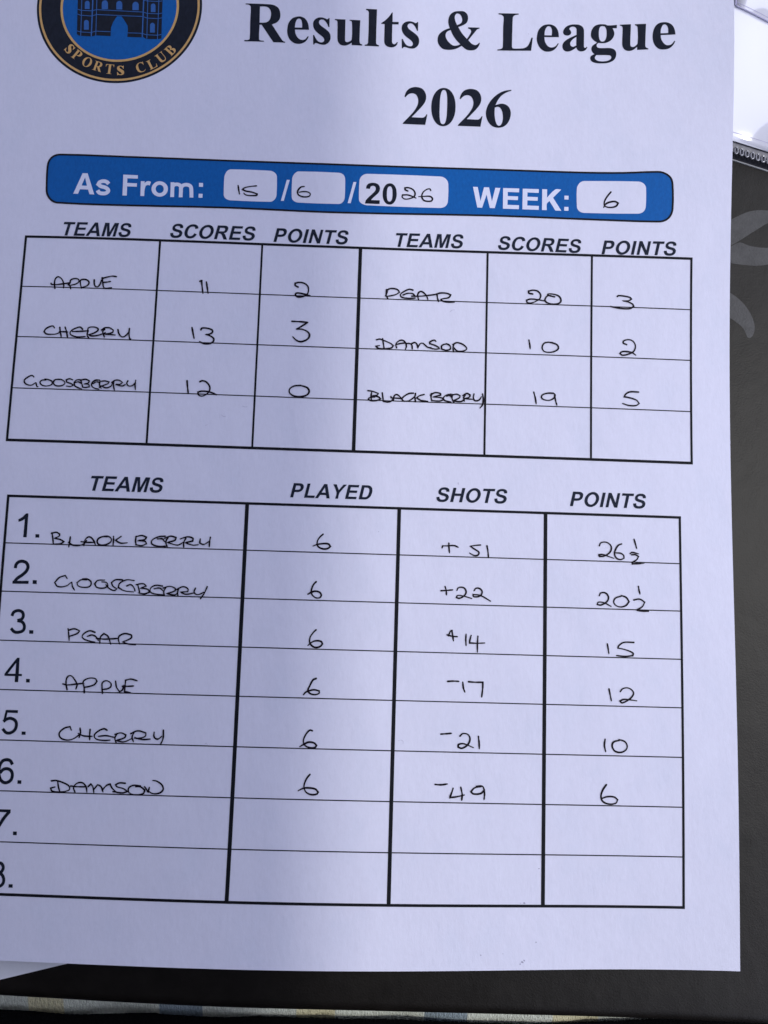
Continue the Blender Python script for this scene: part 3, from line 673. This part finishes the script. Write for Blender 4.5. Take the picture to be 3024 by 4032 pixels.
# ------------------------------------------------------------------ the board the papers lie on
edge = soften(pts(DATA['board_edge']), closed=False, sub=6)
board = thing('lap_board', 'dark grey leather-grained board with pale grey petal print under the papers', 'board', (105, 120, BOARD_Z))
rows = []
XS = [p[0] for p in edge]
profile = [(420, 0), (300, 0), (200, 0), (120, 0), (60, 0), (30, 0), (12, 0), (5, 0)]
rr = 3.5
prof = [(o_, 0.0) for o_, _ in profile] + [(0, 0)]
for k in range(1, 10):
    a = math.pi / 2 * k / 9
    prof.append((-rr * math.sin(a), -rr * (1 - math.cos(a))))
prof += [(-rr, -7.5), (-rr + 1.2, -9.0), (30, -9.0), (420, -9.0)]
V = []; Fc = []
nx = len(edge)
for i, (ex, ey) in enumerate(edge):
    for (o_, z) in prof:
        V.append((ex, ey + o_, BOARD_Z + z))
npf = len(prof)
for i in range(nx - 1):
    for j in range(npf - 1):
        Fc.append([i * npf + j, i * npf + j + 1, (i + 1) * npf + j + 1, (i + 1) * npf + j])
Fc.append([j for j in range(npf)][::-1]); Fc.append([(nx - 1) * npf + j for j in range(npf)])
Fc.append([i * npf for i in range(nx)] + [i * npf + npf - 1 for i in range(nx)][::-1])
link_mesh('board_top', V, Fc, M['board'], board)
for pz in DATA['petals']:
    fl = Flat(0.03, lambda x, y: BOARD_Z)
    fl.fill([pts(pz)], maxlen=8)
    fl.build('petal', M['petal'], board, 'pale grey printed petal')

# ------------------------------------------------------------------ checked cushion and black fleece at the bottom edge
m, nt, b = mat('checked_cotton', (0.4, 0.42, 0.38), 0.9, 0.15)
tc = node(nt, 'ShaderNodeTexCoord'); sp = node(nt, 'ShaderNodeSeparateXYZ')
nt.links.new(tc.outputs['Object'], sp.inputs[0])
mr = node(nt, 'ShaderNodeMapRange')
mr.inputs['From Min'].default_value = -0.15; mr.inputs['From Max'].default_value = 0.15
nt.links.new(sp.outputs['X'], mr.inputs['Value'])
cream = (.84, .88, .78); yel = (.84, .79, .53); blu = (.36, .44, .50)
st = []
for x0, x1, c in DATA['bands']:
    st.append(((x0 / 100 - 105 + 150) / 300, {'y': yel, 'b': blu}[c]))
    st.append(((x1 / 100 - 105 + 150) / 300, cream))
cc = ramp(nt, mr.outputs['Result'], [(0, cream)] + st, 'CONSTANT')
c2 = ramp(nt, noise(nt, 1500, (1, .4, 1), 3, .7), [(.3, (.70, .70, .70)), (.7, (1.0, 1.0, 1.0))])
nt.links.new(mix(nt, 1.0, cc, c2, 'MULTIPLY'), b.inputs['Base Color'])
nn = bump(nt, b, noise(nt, 1500, (1.6, .22, 1), 2, .6), 0.0006, 1.0)
bump(nt, b, noise(nt, 2600, (1, 1, 1), 2, .6), 0.0003, 0.7, nn)
M['check'] = m
cushion = thing('checked_cushion', 'cream cotton cushion with blue and yellow check bands below the dark board', 'cushion', (105, -20, -60))
V = []; Fc = []
NX, NY = 150, 26
for i in range(NX + 1):
    x = -90 + 400 * i / NX
    for j in range(NY + 1):
        t = j / NY
        ey = DATA['board_edge_fit'][0] + DATA['board_edge_fit'][1] * x
        y = ey + 60 - 96 * t
        d = max(0, (ey - 5.0) - y)                     # the cushion bulges and then turns down
        z = -16.2 - 0.055 * d ** 1.75
        z += 0.5 * math.sin(x * .09) + .35 * math.sin(x * .23 + 1)
        for s_ in DATA['seams']:                       # stitched ridges beside the yellow bands
            z += 0.55 * math.exp(-((x - s_ / 100) / .7) ** 2) - .5 * math.exp(-((x - s_ / 100 + 1.6) / .6) ** 2)
        V.append((x, y, z))
for i in range(NX):
    for j in range(NY):
        a = i * (NY + 1) + j
        Fc.append([a, a + 1, a + NY + 2, a + NY + 1])
co = link_mesh('cushion_cover', V, Fc, M['check'], cushion)
sm = co.modifiers.new('refine', 'SUBSURF'); sm.levels = 1; sm.render_levels = 2

m, nt, b = mat('black_fleece', (0.0022, 0.0022, 0.0032), 0.95, 0.08)
bump(nt, b, noise(nt, 700, (1, 1, 1), 3, .6), 0.0006, 1.0)
M['fleece'] = m
fleece = thing('black_garment', 'black fuzzy cloth along the bottom below the checked cushion', 'garment', (105, -40, -40))
top = soften(pts(DATA['fleece_edge']), closed=False, sub=4)
top = [(-320, top[0][1] + 3), (-200, top[0][1] + 1)] + top
V = []; Fc = []
NJ = 14
for i, (x, y) in enumerate(top):
    for j in range(NJ + 1):
        t = j / NJ
        if j == 0:
            V.append((x, y - 3.0, -19.8)); continue
        a = min(1, t * 2.2) * math.pi / 2
        rise = 40 + 760 / (1 + math.exp((x - 158) / 24)) + 150 / (1 + math.exp(-(x - 222) / 8))      # unseen rise at lower left and far right, added to block light
        V.append((x, y - 4.5 * math.sin(a) * .2 - 86 * max(0, t - .08) ** 1.2, -16.6 + 2.6 * math.sin(a) + rise * max(0, t - .42) ** 1.6 - 16 * max(0, t - .4) ** 1.5))
for i in range(len(top) - 1):
    for j in range(NJ):
        a = i * (NJ + 1) + j
        Fc.append([a, a + 1, a + NJ + 2, a + NJ + 1])
link_mesh('cloth', V, Fc, M['fleece'], fleece)
V = []; Fc = []
rnd = random.Random(5)
for k in range(1500):                                  # short fibres standing off the hem
    i = rnd.randrange(len(top) - 1); t = rnd.random()
    x = top[i][0] * (1 - t) + top[i+1][0] * t; y = top[i][1] * (1 - t) + top[i+1][1] * t
    L = rnd.uniform(.1, .5) * (2.0 if rnd.random() < .05 else 1)
    dx = rnd.gauss(0, .35) * L; w = rnd.uniform(.018, .035)
    z = -14.8 + rnd.uniform(-.6, .4)
    q = len(V)
    V += [(x - w, y - .4, z), (x + w, y - .4, z), (x + dx * .5 + w * .7, y + L * .55, z + .1), (x + dx * .5 - w * .7, y + L * .55, z + .1), (x + dx, y + L, z + .15)]
    Fc += [[q, q + 1, q + 2, q + 3], [q + 3, q + 2, q + 4]]
fz = link_mesh('fuzz', V, Fc, M['fleece'], fleece)
fz['kind'] = 'stuff'

# ------------------------------------------------------------------ blank sheet peeking out at the lower left
under = thing('blank_sheet', 'blank white sheet whose slanted edge peeks out below the lower left of the results sheet', 'paper', (0, 0, BOARD_Z))
up = pts(DATA['under'])
fl = Flat(0.0, lambda x, y: BOARD_Z + 0.12)
fl.fill([up], smooth=False, maxlen=12)
uo = fl.build('sheet', M['under_paper'], under)
so = uo.modifiers.new('thickness', 'SOLIDIFY'); so.thickness = 0.1 * MM; so.offset = -1
so = uo.modifiers.new('crisp_edge', 'EDGE_SPLIT'); so.split_angle = R(35)

# ------------------------------------------------------------------ zip wallet at the upper right
Z0 = BOARD_Z + 3.0
wal = DATA['wallet']
ax, ay, bx_, by_ = [v / 100 for v in wal]
L_ = math.hypot(bx_ - ax, by_ - ay)
ux, uy = (bx_ - ax) / L_, (by_ - ay) / L_              # along the zip, to the right
vx, vy = -uy, ux                                       # up into the wallet
px_mm = L_ / 139.0 * 0.955                             # one photo pixel here, in mm


def wp(s, t, z):
    return (ax + ux * s + vx * t, ay + uy * s + vy * t, z)


wallet = thing('zip_wallet', 'clear wallet holding white paper with a grey toothed zip, upper right behind the sheet', 'wallet', wp(0, 0, BOARD_Z))
S0, S1 = -14, 75


def strip(name, t0, t1, z0, z1, material, parent, label=None, s0=S0, s1=S1, crown=0.0):
    V = []; Fc = []
    ns = 40; nt_ = 8
    for i in range(ns + 1):
        s = s0 + (s1 - s0) * i / ns
        for j in range(nt_ + 1):
            q = j / nt_
            V.append(wp(s, t0 + (t1 - t0) * q, z0 + (z1 - z0) * q + crown * math.sin(math.pi * q)))
        V.append(wp(s, t1, BOARD_Z + .02)); V.append(wp(s, t0, BOARD_Z + .02))
    m_ = nt_ + 3
    for i in range(ns):
        for j in range(m_):
            a = i * m_ + j; b2 = i * m_ + (j + 1) % m_
            Fc.append([a, a + m_, b2 + m_, b2])
    Fc.append(list(range(m_))); Fc.append([ns * m_ + j for j in range(m_)][::-1])
    return link_mesh(name, V, Fc, material, parent, label, smooth=False)


k = px_mm
strip('rim', .3 * k, 3.2 * k, BOARD_Z + .35, BOARD_Z + .42, M['zip_rim'], wallet, crown=.05)
strip('zip_lip', 3.2 * k, 30 * k, BOARD_Z + .33, BOARD_Z + .6, M['zip_dark'], wallet)
strip('zip_tape', 30 * k, 62 * k, BOARD_Z + 1.2, BOARD_Z + 1.6, M['zip_tape'], wallet, crown=.2)
# teeth: one moulded loop each
pitch = 21.3 * k * 1.04
n0 = int(-10 / pitch); n1 = int(60 / pitch)


def tooth_mesh():
    V = []; Fc = []
    w, h, r = 6.4 * k, 12.5 * k, 2.9 * k
    path = []
    for i in range(24):
        a = 2 * math.pi * i / 24
        c, s = math.cos(a), math.sin(a)
        path.append((w * math.copysign(abs(c) ** .7, c), h * math.copysign(abs(s) ** .8, s)))
    for i, (x, y) in enumerate(path):
        xa, ya = path[i - 1]; xb, yb = path[(i + 1) % 24]
        d = Vector((xb - xa, yb - ya, 0)).normalized(); n_ = Vector((d.y, -d.x, 0))
        for q in range(8):
            a = 2 * math.pi * q / 8
            p = Vector((x, y, 0)) + n_ * r * math.cos(a) + Vector((0, 0, 1)) * r * .9 * math.sin(a)
            V.append(tuple(p))
    for i in range(24):
        for q in range(8):
            Fc.append([i * 8 + q, ((i + 1) % 24) * 8 + q, ((i + 1) % 24) * 8 + (q + 1) % 8, i * 8 + (q + 1) % 8])
    # knob at the head of the loop
    c0 = len(V)
    for a in range(7):
        ph = math.pi / 2 * a / 6
        for q in range(10):
            th = 2 * math.pi * q / 10
            V.append((4.6 * k * math.cos(ph) * math.cos(th), h + 3.6 * k * math.cos(ph) * math.sin(th) - .5 * k, r + 1.8 * k * math.sin(ph)))
    for a in range(6):
        for q in range(10):
            Fc.append([c0 + a * 10 + q, c0 + a * 10 + (q + 1) % 10, c0 + (a + 1) * 10 + (q + 1) % 10, c0 + (a + 1) * 10 + q])
    me = bpy.data.meshes.new('zip_tooth')
    me.from_pydata([(x * MM, y * MM, z * MM) for x, y, z in V], [], Fc)
    me.materials.append(M['zip_tooth'])
    me.polygons.foreach_set('use_smooth', [True] * len(me.polygons))
    return me


tm = tooth_mesh()
ang = math.atan2(uy, ux)
for i in range(n0, n1):
    o = bpy.data.objects.new('zip_tooth', tm)
    scene.collection.objects.link(o)
    o.parent = wallet
    o.location = Vector(wp(i * pitch + 2.4 * k, 29 * k, BOARD_Z + 1.75)) * MM - wallet.location
    o.rotation_euler = (0, 0, ang + R(14))


def pocket_z(s, t):
    e = 1 - math.exp(-max(0, t - 62 * k) / 9)
    return BOARD_Z + 2.25 + 1.5 * e + .55 * e * math.sin(s * .13 + t * .05 + .4) + .35 * e * math.sin(t * .11 - s * .09 + 1.1)


V = []; Fc = []
ns, nt_ = 60, 50
for i in range(ns + 1):
    for j in range(nt_ + 1):
        s = S0 + (S1 - S0) * i / ns; t = 60.5 * k + 70 * j / nt_
        V.append(wp(s, t, pocket_z(s, t)))
for i in range(ns):
    for j in range(nt_):
        a = i * (nt_ + 1) + j
        Fc.append([a, a + nt_ + 1, a + nt_ + 2, a + 1])
pocket = link_mesh('pocket_film', V, Fc, M['film'], wallet)
md = pocket.modifiers.new('thickness', 'SOLIDIFY'); md.thickness = .35 * MM; md.offset = -1
for (t0, w, s0, s1) in ((90 * k, .12, S0, S1),):
    fl = Flat(0.06, lambda x, y: pocket_z((x - ax) * ux + (y - ay) * uy, (x - ax) * vx + (y - ay) * vy))
    a_ = wp(s0, t0, 0); b_ = wp(s1, t0, 0)
    fl.ribbon([a_[:2], b_[:2]], w, smooth=False)
    fl.build('weld_line', M['film_line'], wallet)

# a second clear sleeve lies on top of the wallet, only its corner shows
cl = [(v[0] / 100, v[1] / 100) for v in DATA['sleeve']]
sleeve = thing('clear_sleeve', 'corner of a clear plastic sleeve with double welded edge atop the zip wallet', 'sleeve', (cl[0][0], cl[0][1], BOARD_Z + 4))
def sl_z(x, y):
    return pocket_z((x - ax) * ux + (y - ay) * uy, (x - ax) * vx + (y - ay) * vy) + .45
fl = Flat(0.0, sl_z)
far = [(cl[1][0] + 30, cl[1][1] - 11), (cl[1][0] + 45, cl[1][1] + 35), (cl[0][0] + 2, cl[0][1] + 40)]
fl.fill([[cl[0], cl[1]] + far], smooth=False, maxlen=4)
fo = fl.build('film', M['film'], sleeve)
md = fo.modifiers.new('thickness', 'SOLIDIFY'); md.thickness = .3 * MM; md.offset = -1
for (dx, dy, w) in ((0, 0, .32), (.1, 1.0, .16)):
    fl = Flat(0.05, sl_z)
    fl.ribbon([(cl[0][0] + dx, cl[0][1] + dy), (cl[1][0] + dx, cl[1][1] + dy), (far[0][0] + dx, far[0][1] + dy)], w, smooth=False)
    fl.build('weld_line', M['film_line'], sleeve)
fl = Flat(0.05, sl_z)
fl.ribbon([(cl[0][0] - .2, cl[0][1] + .2), (cl[0][0] + .4, cl[0][1] + 14)], .4, smooth=False)
fl.build('weld_line', M['film_line'], sleeve)

# ------------------------------------------------------------------ the results sheet
page = thing('league_results_sheet', 'white printed bowls league results sheet filled in by hand with black pen', 'paper', (105, 148, 0))
page['label'] = 'white printed league results sheet filled in by hand, lying across the dark board'
V = []; Fc = []
PX, PY = 84, 116
for i in range(PX + 1):
    for j in range(PY + 1):
        x = -4 + 214 * i / PX; y = 297 * j / PY
        yb = y + DATA['bottom_fix'] * 0
        V.append((x, yb, relief(x, y)))
for i in range(PX):
    for j in range(PY):
        a = i * (PY + 1) + j
        Fc.append([a, a + PY + 1, a + PY + 2, a + 1])
so_ = link_mesh('sheet', V, Fc, M['paper'], page)
md = so_.modifiers.new('thickness', 'SOLIDIFY'); md.thickness = 0.10 * MM; md.offset = -1
md = so_.modifiers.new('crisp_edge', 'EDGE_SPLIT'); md.split_angle = R(35)

INK = 0.045


def text_part(key, name, material, parent, label, lift=INK):
    fl = Flat(lift)
    for g in DATA['glyphs'].get(key, []):
        fl.fill([pts(l) for l in g])
    for w, ps in DATA['strokes'].get(key, []):
        for p in ps:
            fl.ribbon(pts(p), w / 100)
    return fl.build(name, material, parent, label)


text_part('title', 'title_lettering', M['toner'], page, 'large black serif lettering Results & League')
text_part('year', 'year_lettering', M['toner'], page, 'large black serif lettering 2026')
for i in range(1, 9):
    text_part('n%d' % i, 'row_number', M['toner'], page, 'printed row number %d.' % i)

# banner
fl = Flat(0.02)
ban = pts(DATA['banner'])
fl.fill([ban], maxlen=3.0)
banner = fl.build('banner', M['blue'], page, 'blue rounded banner with the date and week')
fl = Flat(0.05)
q = soften(ban, sub=3)
fl.ribbon(q + [q[0], q[1]], .54, smooth=False)
fl.build('banner_outline', M['line'], banner)
for s_ in DATA['boxes']:
    fl = Flat(0.05)
    fl.fill([pts(s_)], maxlen=3)
    fl.build('entry_box', M['paper'], banner)
text_part('asfrom', 'banner_lettering', M['pale'], banner, 'white lettering As From:', .055)
text_part('slash1', 'slash', M['pale'], banner, None, .055)
text_part('slash2', 'slash', M['pale'], banner, None, .055)
text_part('week', 'banner_lettering', M['pale'], banner, 'white lettering WEEK:', .055)
text_part('twenty', 'banner_lettering', M['toner'], banner, 'black printed 20', .08)

# tables: every ruled line a part
def rules(name, lines, label):
    for kind, (x0, y0, x1, y1, w) in lines:
        fl = Flat(INK + (.006 if kind == 'v' else 0))
        fl.ribbon([(x0, y0), (x1, y1)], w, smooth=False, step=2.0)
        fl.build(name, M['line'], page, label)


X1, Y1, X2, Y2 = DATA['X1'], DATA['Y1'], DATA['X2'], DATA['Y2']
ln = []
for i, y in enumerate(Y1):
    ln.append(('h', (X1[0] - (.33 if i in (0, 4) else 0), y, X1[-1] + (.33 if i in (0, 4) else 0), y, (.70, .28, .28, .28, .76)[i])))
for i, x in enumerate(X1):
    ln.append(('v', (x, Y1[0], x, Y1[-1], (.66, .58, .54, .98, .58, .58, .62)[i])))
rules('scores_table_rule', ln, 'black ruled line of the upper table')
ln = []
for i, y in enumerate(Y2):
    ln.append(('h', (X2[0] - (.33 if i in (0, 8) else 0), y, X2[-1] + (.33 if i in (0, 8) else 0), y, .70 if i in (0, 8) else .28)))
for i, x in enumerate(X2):
    ln.append(('v', (x, Y2[0], x, Y2[-1], (.70, 1.02, 1.0, 1.0, .64)[i])))
rules('league_table_rule', ln, 'black ruled line of the lower table')

# bold italic headings
FONT = {
 'T': (611, [[(21,716),(590,716),(590,595),(378,595),(378,0),(233,0),(233,595),(21,595)]]),
 'E': (667, [[(73,0),(73,716),(604,716),(604,595),(218,595),(218,436),(577,436),(577,315),(218,315),(218,121),(618,121),(618,0)]]),
 'A': (722, [[(0,0),(280,716),(433,716),(719,0),(562,0),(500,163),(213,163),(153,0)],[(257,283),(355,549),(453,283)]]),
 'M': (833, [[(71,0),(71,716),(287,716),(417,228),(545,716),(762,716),(762,0),(628,0),(628,564),(486,0),(347,0),(205,564),(205,0)]]),
 'I': (278, [[(68,0),(68,716),(213,716),(213,0)]]),
 'N': (722, [[(73,0),(73,716),(214,716),(507,238),(507,716),(641,716),(641,0),(496,0),(208,467),(208,0)]]),
 'L': (611, [[(77,0),(77,716),(221,716),(221,121),(581,121),(581,0)]]),
 'Y': (667, [[(261,0),(261,301),(-1,716),(168,716),(336,433),(501,716),(667,716),(405,300),(405,0)]]),
 'H': (722, [[(73,0),(73,716),(218,716),(218,434),(501,434),(501,716),(646,716),(646,0),(501,0),(501,313),(218,313),(218,0)]]),
 'D': (722, [[(72,716),(336,716),(440,705),(530,655),(600,570),(640,460),(647,355),(637,245),(600,140),(535,60),(450,12),(344,0),(72,0)],[(217,595),(217,121),(325,121),(395,130),(450,165),(483,240),(497,357),(485,470),(450,545),(395,585),(325,595)]]),
 'P': (667, [[(73,0),(73,716),(305,716),(440,710),(530,670),(590,590),(603,497),(585,400),(530,325),(450,285),(350,270),(218,270),(218,0)],[(218,595),(218,391),(330,391),(410,405),(450,445),(458,495),(440,550),(390,585),(320,595)]]),
 'R': (722, [[(73,0),(73,716),(377,716),(490,708),(570,670),(620,600),(632,514),(610,420),(560,360),(473,322),(540,270),(600,185),(712,0),(539,0),(430,175),(370,260),(320,290),(248,299),(218,299),(218,0)],[(218,595),(218,413),(325,413),(430,420),(475,455),(485,505),(470,560),(430,588),(335,595)]]),
 'C': (722, [[(531,264),(671,219),(635,120),(570,45),(480,0),(375,-12),(240,15),(130,100),(65,215),(47,350),(65,500),(130,620),(240,702),(384,729),(500,712),(585,665),(640,600),(668,522),(525,488),(495,560),(440,600),(376,606),(290,585),(225,510),(197,363),(222,215),(280,135),(373,112),(450,130),(505,185)]]),
 'S': (667, [[(36,233),(177,247),(200,165),(255,122),(335,110),(415,122),(465,155),(481,206),(470,245),(430,273),(360,297),(250,325),(150,365),(90,425),(63,515),(80,610),(140,680),(220,717),(320,729),(440,712),(530,660),(575,590),(588,512),(443,505),(425,570),(385,600),(318,610),(240,597),(202,560),(196,525),(210,487),(270,455),(385,425),(510,385),(580,330),(622,260),(628,200),(610,110),(550,40),(460,-2),(334,-13),(200,5),(110,65),(55,150)]]),
}


def oval(cx, cy, rx, ry, n=28):
    return [(cx + rx * math.cos(2 * math.pi * i / n), cy + ry * math.sin(2 * math.pi * i / n)) for i in range(n)]


FONT['O'] = (778, [oval(389, 358, 346, 371), oval(389, 358, 196, 247)])
SH = 0.2126
for word, (lx, ly, rx_, ry_, cap) in DATA['heads']:
    adv = 0; gl = []
    for ch in word:
        w, loops = FONT[ch]
        gl.append([[(x + adv + SH * y, y) for x, y in l] for l in loops]); adv += w
    allx = [p[0] for g in gl for l in g for p in l]
    mn, mx = min(allx), max(allx)
    sx = math.dist((lx, ly), (rx_, ry_)) / (mx - mn)
    sy = cap / 716
    a = math.atan2(ry_ - ly, rx_ - lx); ca, sa = math.cos(a), math.sin(a)
    fl = Flat(INK + .012)
    for g in gl:
        fl.fill([[(lx + (x - mn) * sx * ca - y * sy * sa, ly + (x - mn) * sx * sa + y * sy * ca) for x, y in l] for l in g], sub=2)
    fl.build('column_heading', M['head'], page, 'bold italic heading ' + word)

# club emblem
EM = DATA['emblem']


def disc(r0, r1, c, lift, material, name, parent, label=None):
    V = []; Fc = []
    n = 120; m_ = max(1, int((r1 - r0) / 2.5))
    for i in range(n):
        a = 2 * math.pi * i / n
        for j in range(m_ + 1):
            r = r0 + (r1 - r0) * j / m_
            x = c[0] + r * math.cos(a); y = c[1] + r * math.sin(a)
            V.append((x, y, relief(x, y) + lift))
    for i in range(n):
        for j in range(m_):
            a = i * (m_ + 1) + j; b2 = ((i + 1) % n) * (m_ + 1) + j
            Fc.append([a, a + 1, b2 + 1, b2])
    return link_mesh(name, V, Fc, material, parent, label)


eo, ei = EM['outer'], EM['inner']
emblem = disc(EM['ri'] - .2, EM['R'], eo, .02, M['emblem_black'], 'emblem', page, 'round club emblem, black ring with gold edges round a blue castle field')
disc(EM['g0'], EM['g1'], eo, .04, M['gold'], 'gold_ring', emblem)
disc(EM['h0'], EM['h1'], ei, .042, M['gold'], 'gold_ring', emblem)
disc(0.02, EM['h0'], ei, .034, M['blue'], 'blue_field', emblem)
fl = Flat(.052)
for s_ in DATA['castle']:
    fl.fill([pts(s_)], smooth=False)
fl.build('castle', M['emblem_black'], emblem, 'dark castle gatehouse with two towers')
fl = Flat(.066)
for s_ in DATA['castle_windows']:
    fl.fill([pts(s_)], smooth=False)
fl.build('castle_window', M['blue_line'], emblem)
fl = Flat(.066)
for w, ps in DATA['castle_lines']:
    for p in ps:
        fl.ribbon(pts(p), w / 100, smooth=False)
fl.build('castle_joint', M['blue_line'], emblem)
SER = {
 'P': [[(16,0),(16,19),(70,30),(90,60),(90,616),(70,646),(16,657),(16,676),(330,676),(480,650),(580,590),(600,490),(570,390),(470,320),(330,300),(262,300),(262,60),(285,30),(350,19),(350,0)],[(262,640),(262,340),(340,345),(400,390),(420,490),(400,590),(340,635)]],
 'T': [[(31,676),(636,676),(640,500),(615,500),(590,590),(530,640),(420,640),(420,60),(445,25),(520,19),(520,0),(150,0),(150,19),(225,25),(250,60),(250,640),(140,640),(80,590),(55,500),(28,500)]],
 'C': [[(650,690),(625,690),(605,650),(500,690),(385,691),(200,640),(80,510),(49,330),(90,150),(220,20),(400,-19),(560,10),(687,110),(670,130),(560,50),(430,30),(300,80),(230,200),(220,340),(240,520),(300,620),(410,655),(520,620),(600,530),(625,450),(650,450)]],
 'U': [[(16,676),(360,676),(360,657),(290,640),(275,610),(275,250),(300,110),(400,60),(500,80),(560,160),(570,280),(570,600),(550,645),(480,657),(480,676),(700,676),(700,657),(635,640),(620,600),(620,260),(590,100),(500,10),(370,-19),(220,0),(120,90),(105,230),(105,610),(85,645),(16,657)]],
 'B': [[(16,0),(16,19),(80,30),(95,60),(95,616),(80,646),(16,657),(16,676),(350,676),(500,650),(580,580),(580,480),(530,400),(420,360),(560,330),(630,240),(620,130),(540,40),(400,0)],[(262,640),(262,375),(340,380),(400,430),(400,560),(350,630)],[(262,345),(262,50),(340,40),(410,80),(435,190),(400,300),(330,345)]],
 'O': [oval(389, 335, 350, 350), oval(389, 335, 180, 315)],
}
SER['L'] = [[((x - 242) * 1.11, (747 - y) * 1.105) for x, y in [(262,135),(590,140),(588,158),(555,160),(515,175),(495,205),(487,400),(480,680),(490,705),(520,712),(640,710),(690,700),(735,670),(770,610),(798,534),(820,535),(793,747),(242,742),(243,726),(285,722),(315,710),(330,685),(337,350),(345,200),(330,175),(300,158),(262,153)]]]
SER['R'] = [[((x - 172) * 1.58, (458 - y) * 1.6) for x, y in l] for l in [[(186,38),(400,45),(490,55),(545,90),(564,150),(558,205),(525,245),(472,268),(585,440),(600,452),(617,456),(616,465),(487,460),(360,270),(338,270),(332,425),(345,440),(385,445),(385,455),(172,450),(172,437),(215,435),(230,420),(236,230),(243,80),(232,60),(210,50),(186,49)],[(342,72),(338,247),(390,247),(430,235),(455,200),(463,150),(455,110),(430,82),(395,72)]]]
SER['S'] = [[((x - 920) * 2.7, (488 - y) * 2.28) for x, y in [(1092,197),(1100,198),(1098,296),(1087,294),(1070,255),(1040,220),(1010,214),(988,225),(984,248),(1000,275),(1060,320),(1100,360),(1111,405),(1100,450),(1065,482),(1030,488),(985,480),(955,470),(940,472),(933,485),(922,485),(920,382),(932,383),(950,420),(975,450),(1005,462),(1030,458),(1042,440),(1035,415),(1010,390),(960,350),(930,310),(920,265),(930,225),(965,197),(1010,190),(1050,200),(1070,210),(1082,207)]]]
fl = Flat(.045)
for ch, x, y in DATA['ring_text']:
    cx, cy = x / 100, y / 100
    g = SER[ch]
    gx = [p[0] for l in g for p in l]; gy = [p[1] for l in g for p in l]
    mx, my = (min(gx) + max(gx)) / 2, (min(gy) + max(gy)) / 2
    s = EM['cap'] / 676
    a = math.atan2(cy - eo[1], cx - eo[0]) + math.pi / 2
    fl.fill([[(cx + ((p[0] - mx) * .90 * math.cos(a) - (p[1] - my) * math.sin(a)) * s, cy + ((p[0] - mx) * .90 * math.sin(a) + (p[1] - my) * math.cos(a)) * s) for p in l] for l in g], sub=2)
fl.build('ring_lettering', M['gold'], emblem, 'gold serif lettering SPORTS CLUB')

# handwriting
for label, w, strokes in DATA['pen']:
    txt, where = label.split('|')
    fl = Flat(INK + .05)
    for s_ in strokes:
        fl.ribbon(pts(s_), w / 100 * 1.2, round_caps=True, vary=.13, step=1.0)
    fl.build('handwriting', M['pen'], page, 'handwritten %s, %s' % (txt, where))

# small flecks and faint fibres on the sheet
for s_ in DATA['flecks']:
    p = pts(s_)[0]; r = pts(s_)[1][0] * .75
    fl = Flat(.05)
    loop = []
    for i in range(11):
        a = 2 * math.pi * i / 11
        rr_ = r * rnd.uniform(.45, 1.15)
        loop.append((p[0] + rr_ * math.cos(a), p[1] + rr_ * .8 * math.sin(a)))
    fl.fill([loop], smooth=False)
    fl.build('fleck', M['fleck'], page)
for s_ in DATA['fibres']:
    fl = Flat(.05)
    fl.ribbon(pts(s_), .10, round_caps=True, vary=.3)
    fl.build('fibre', M['hair'], page)
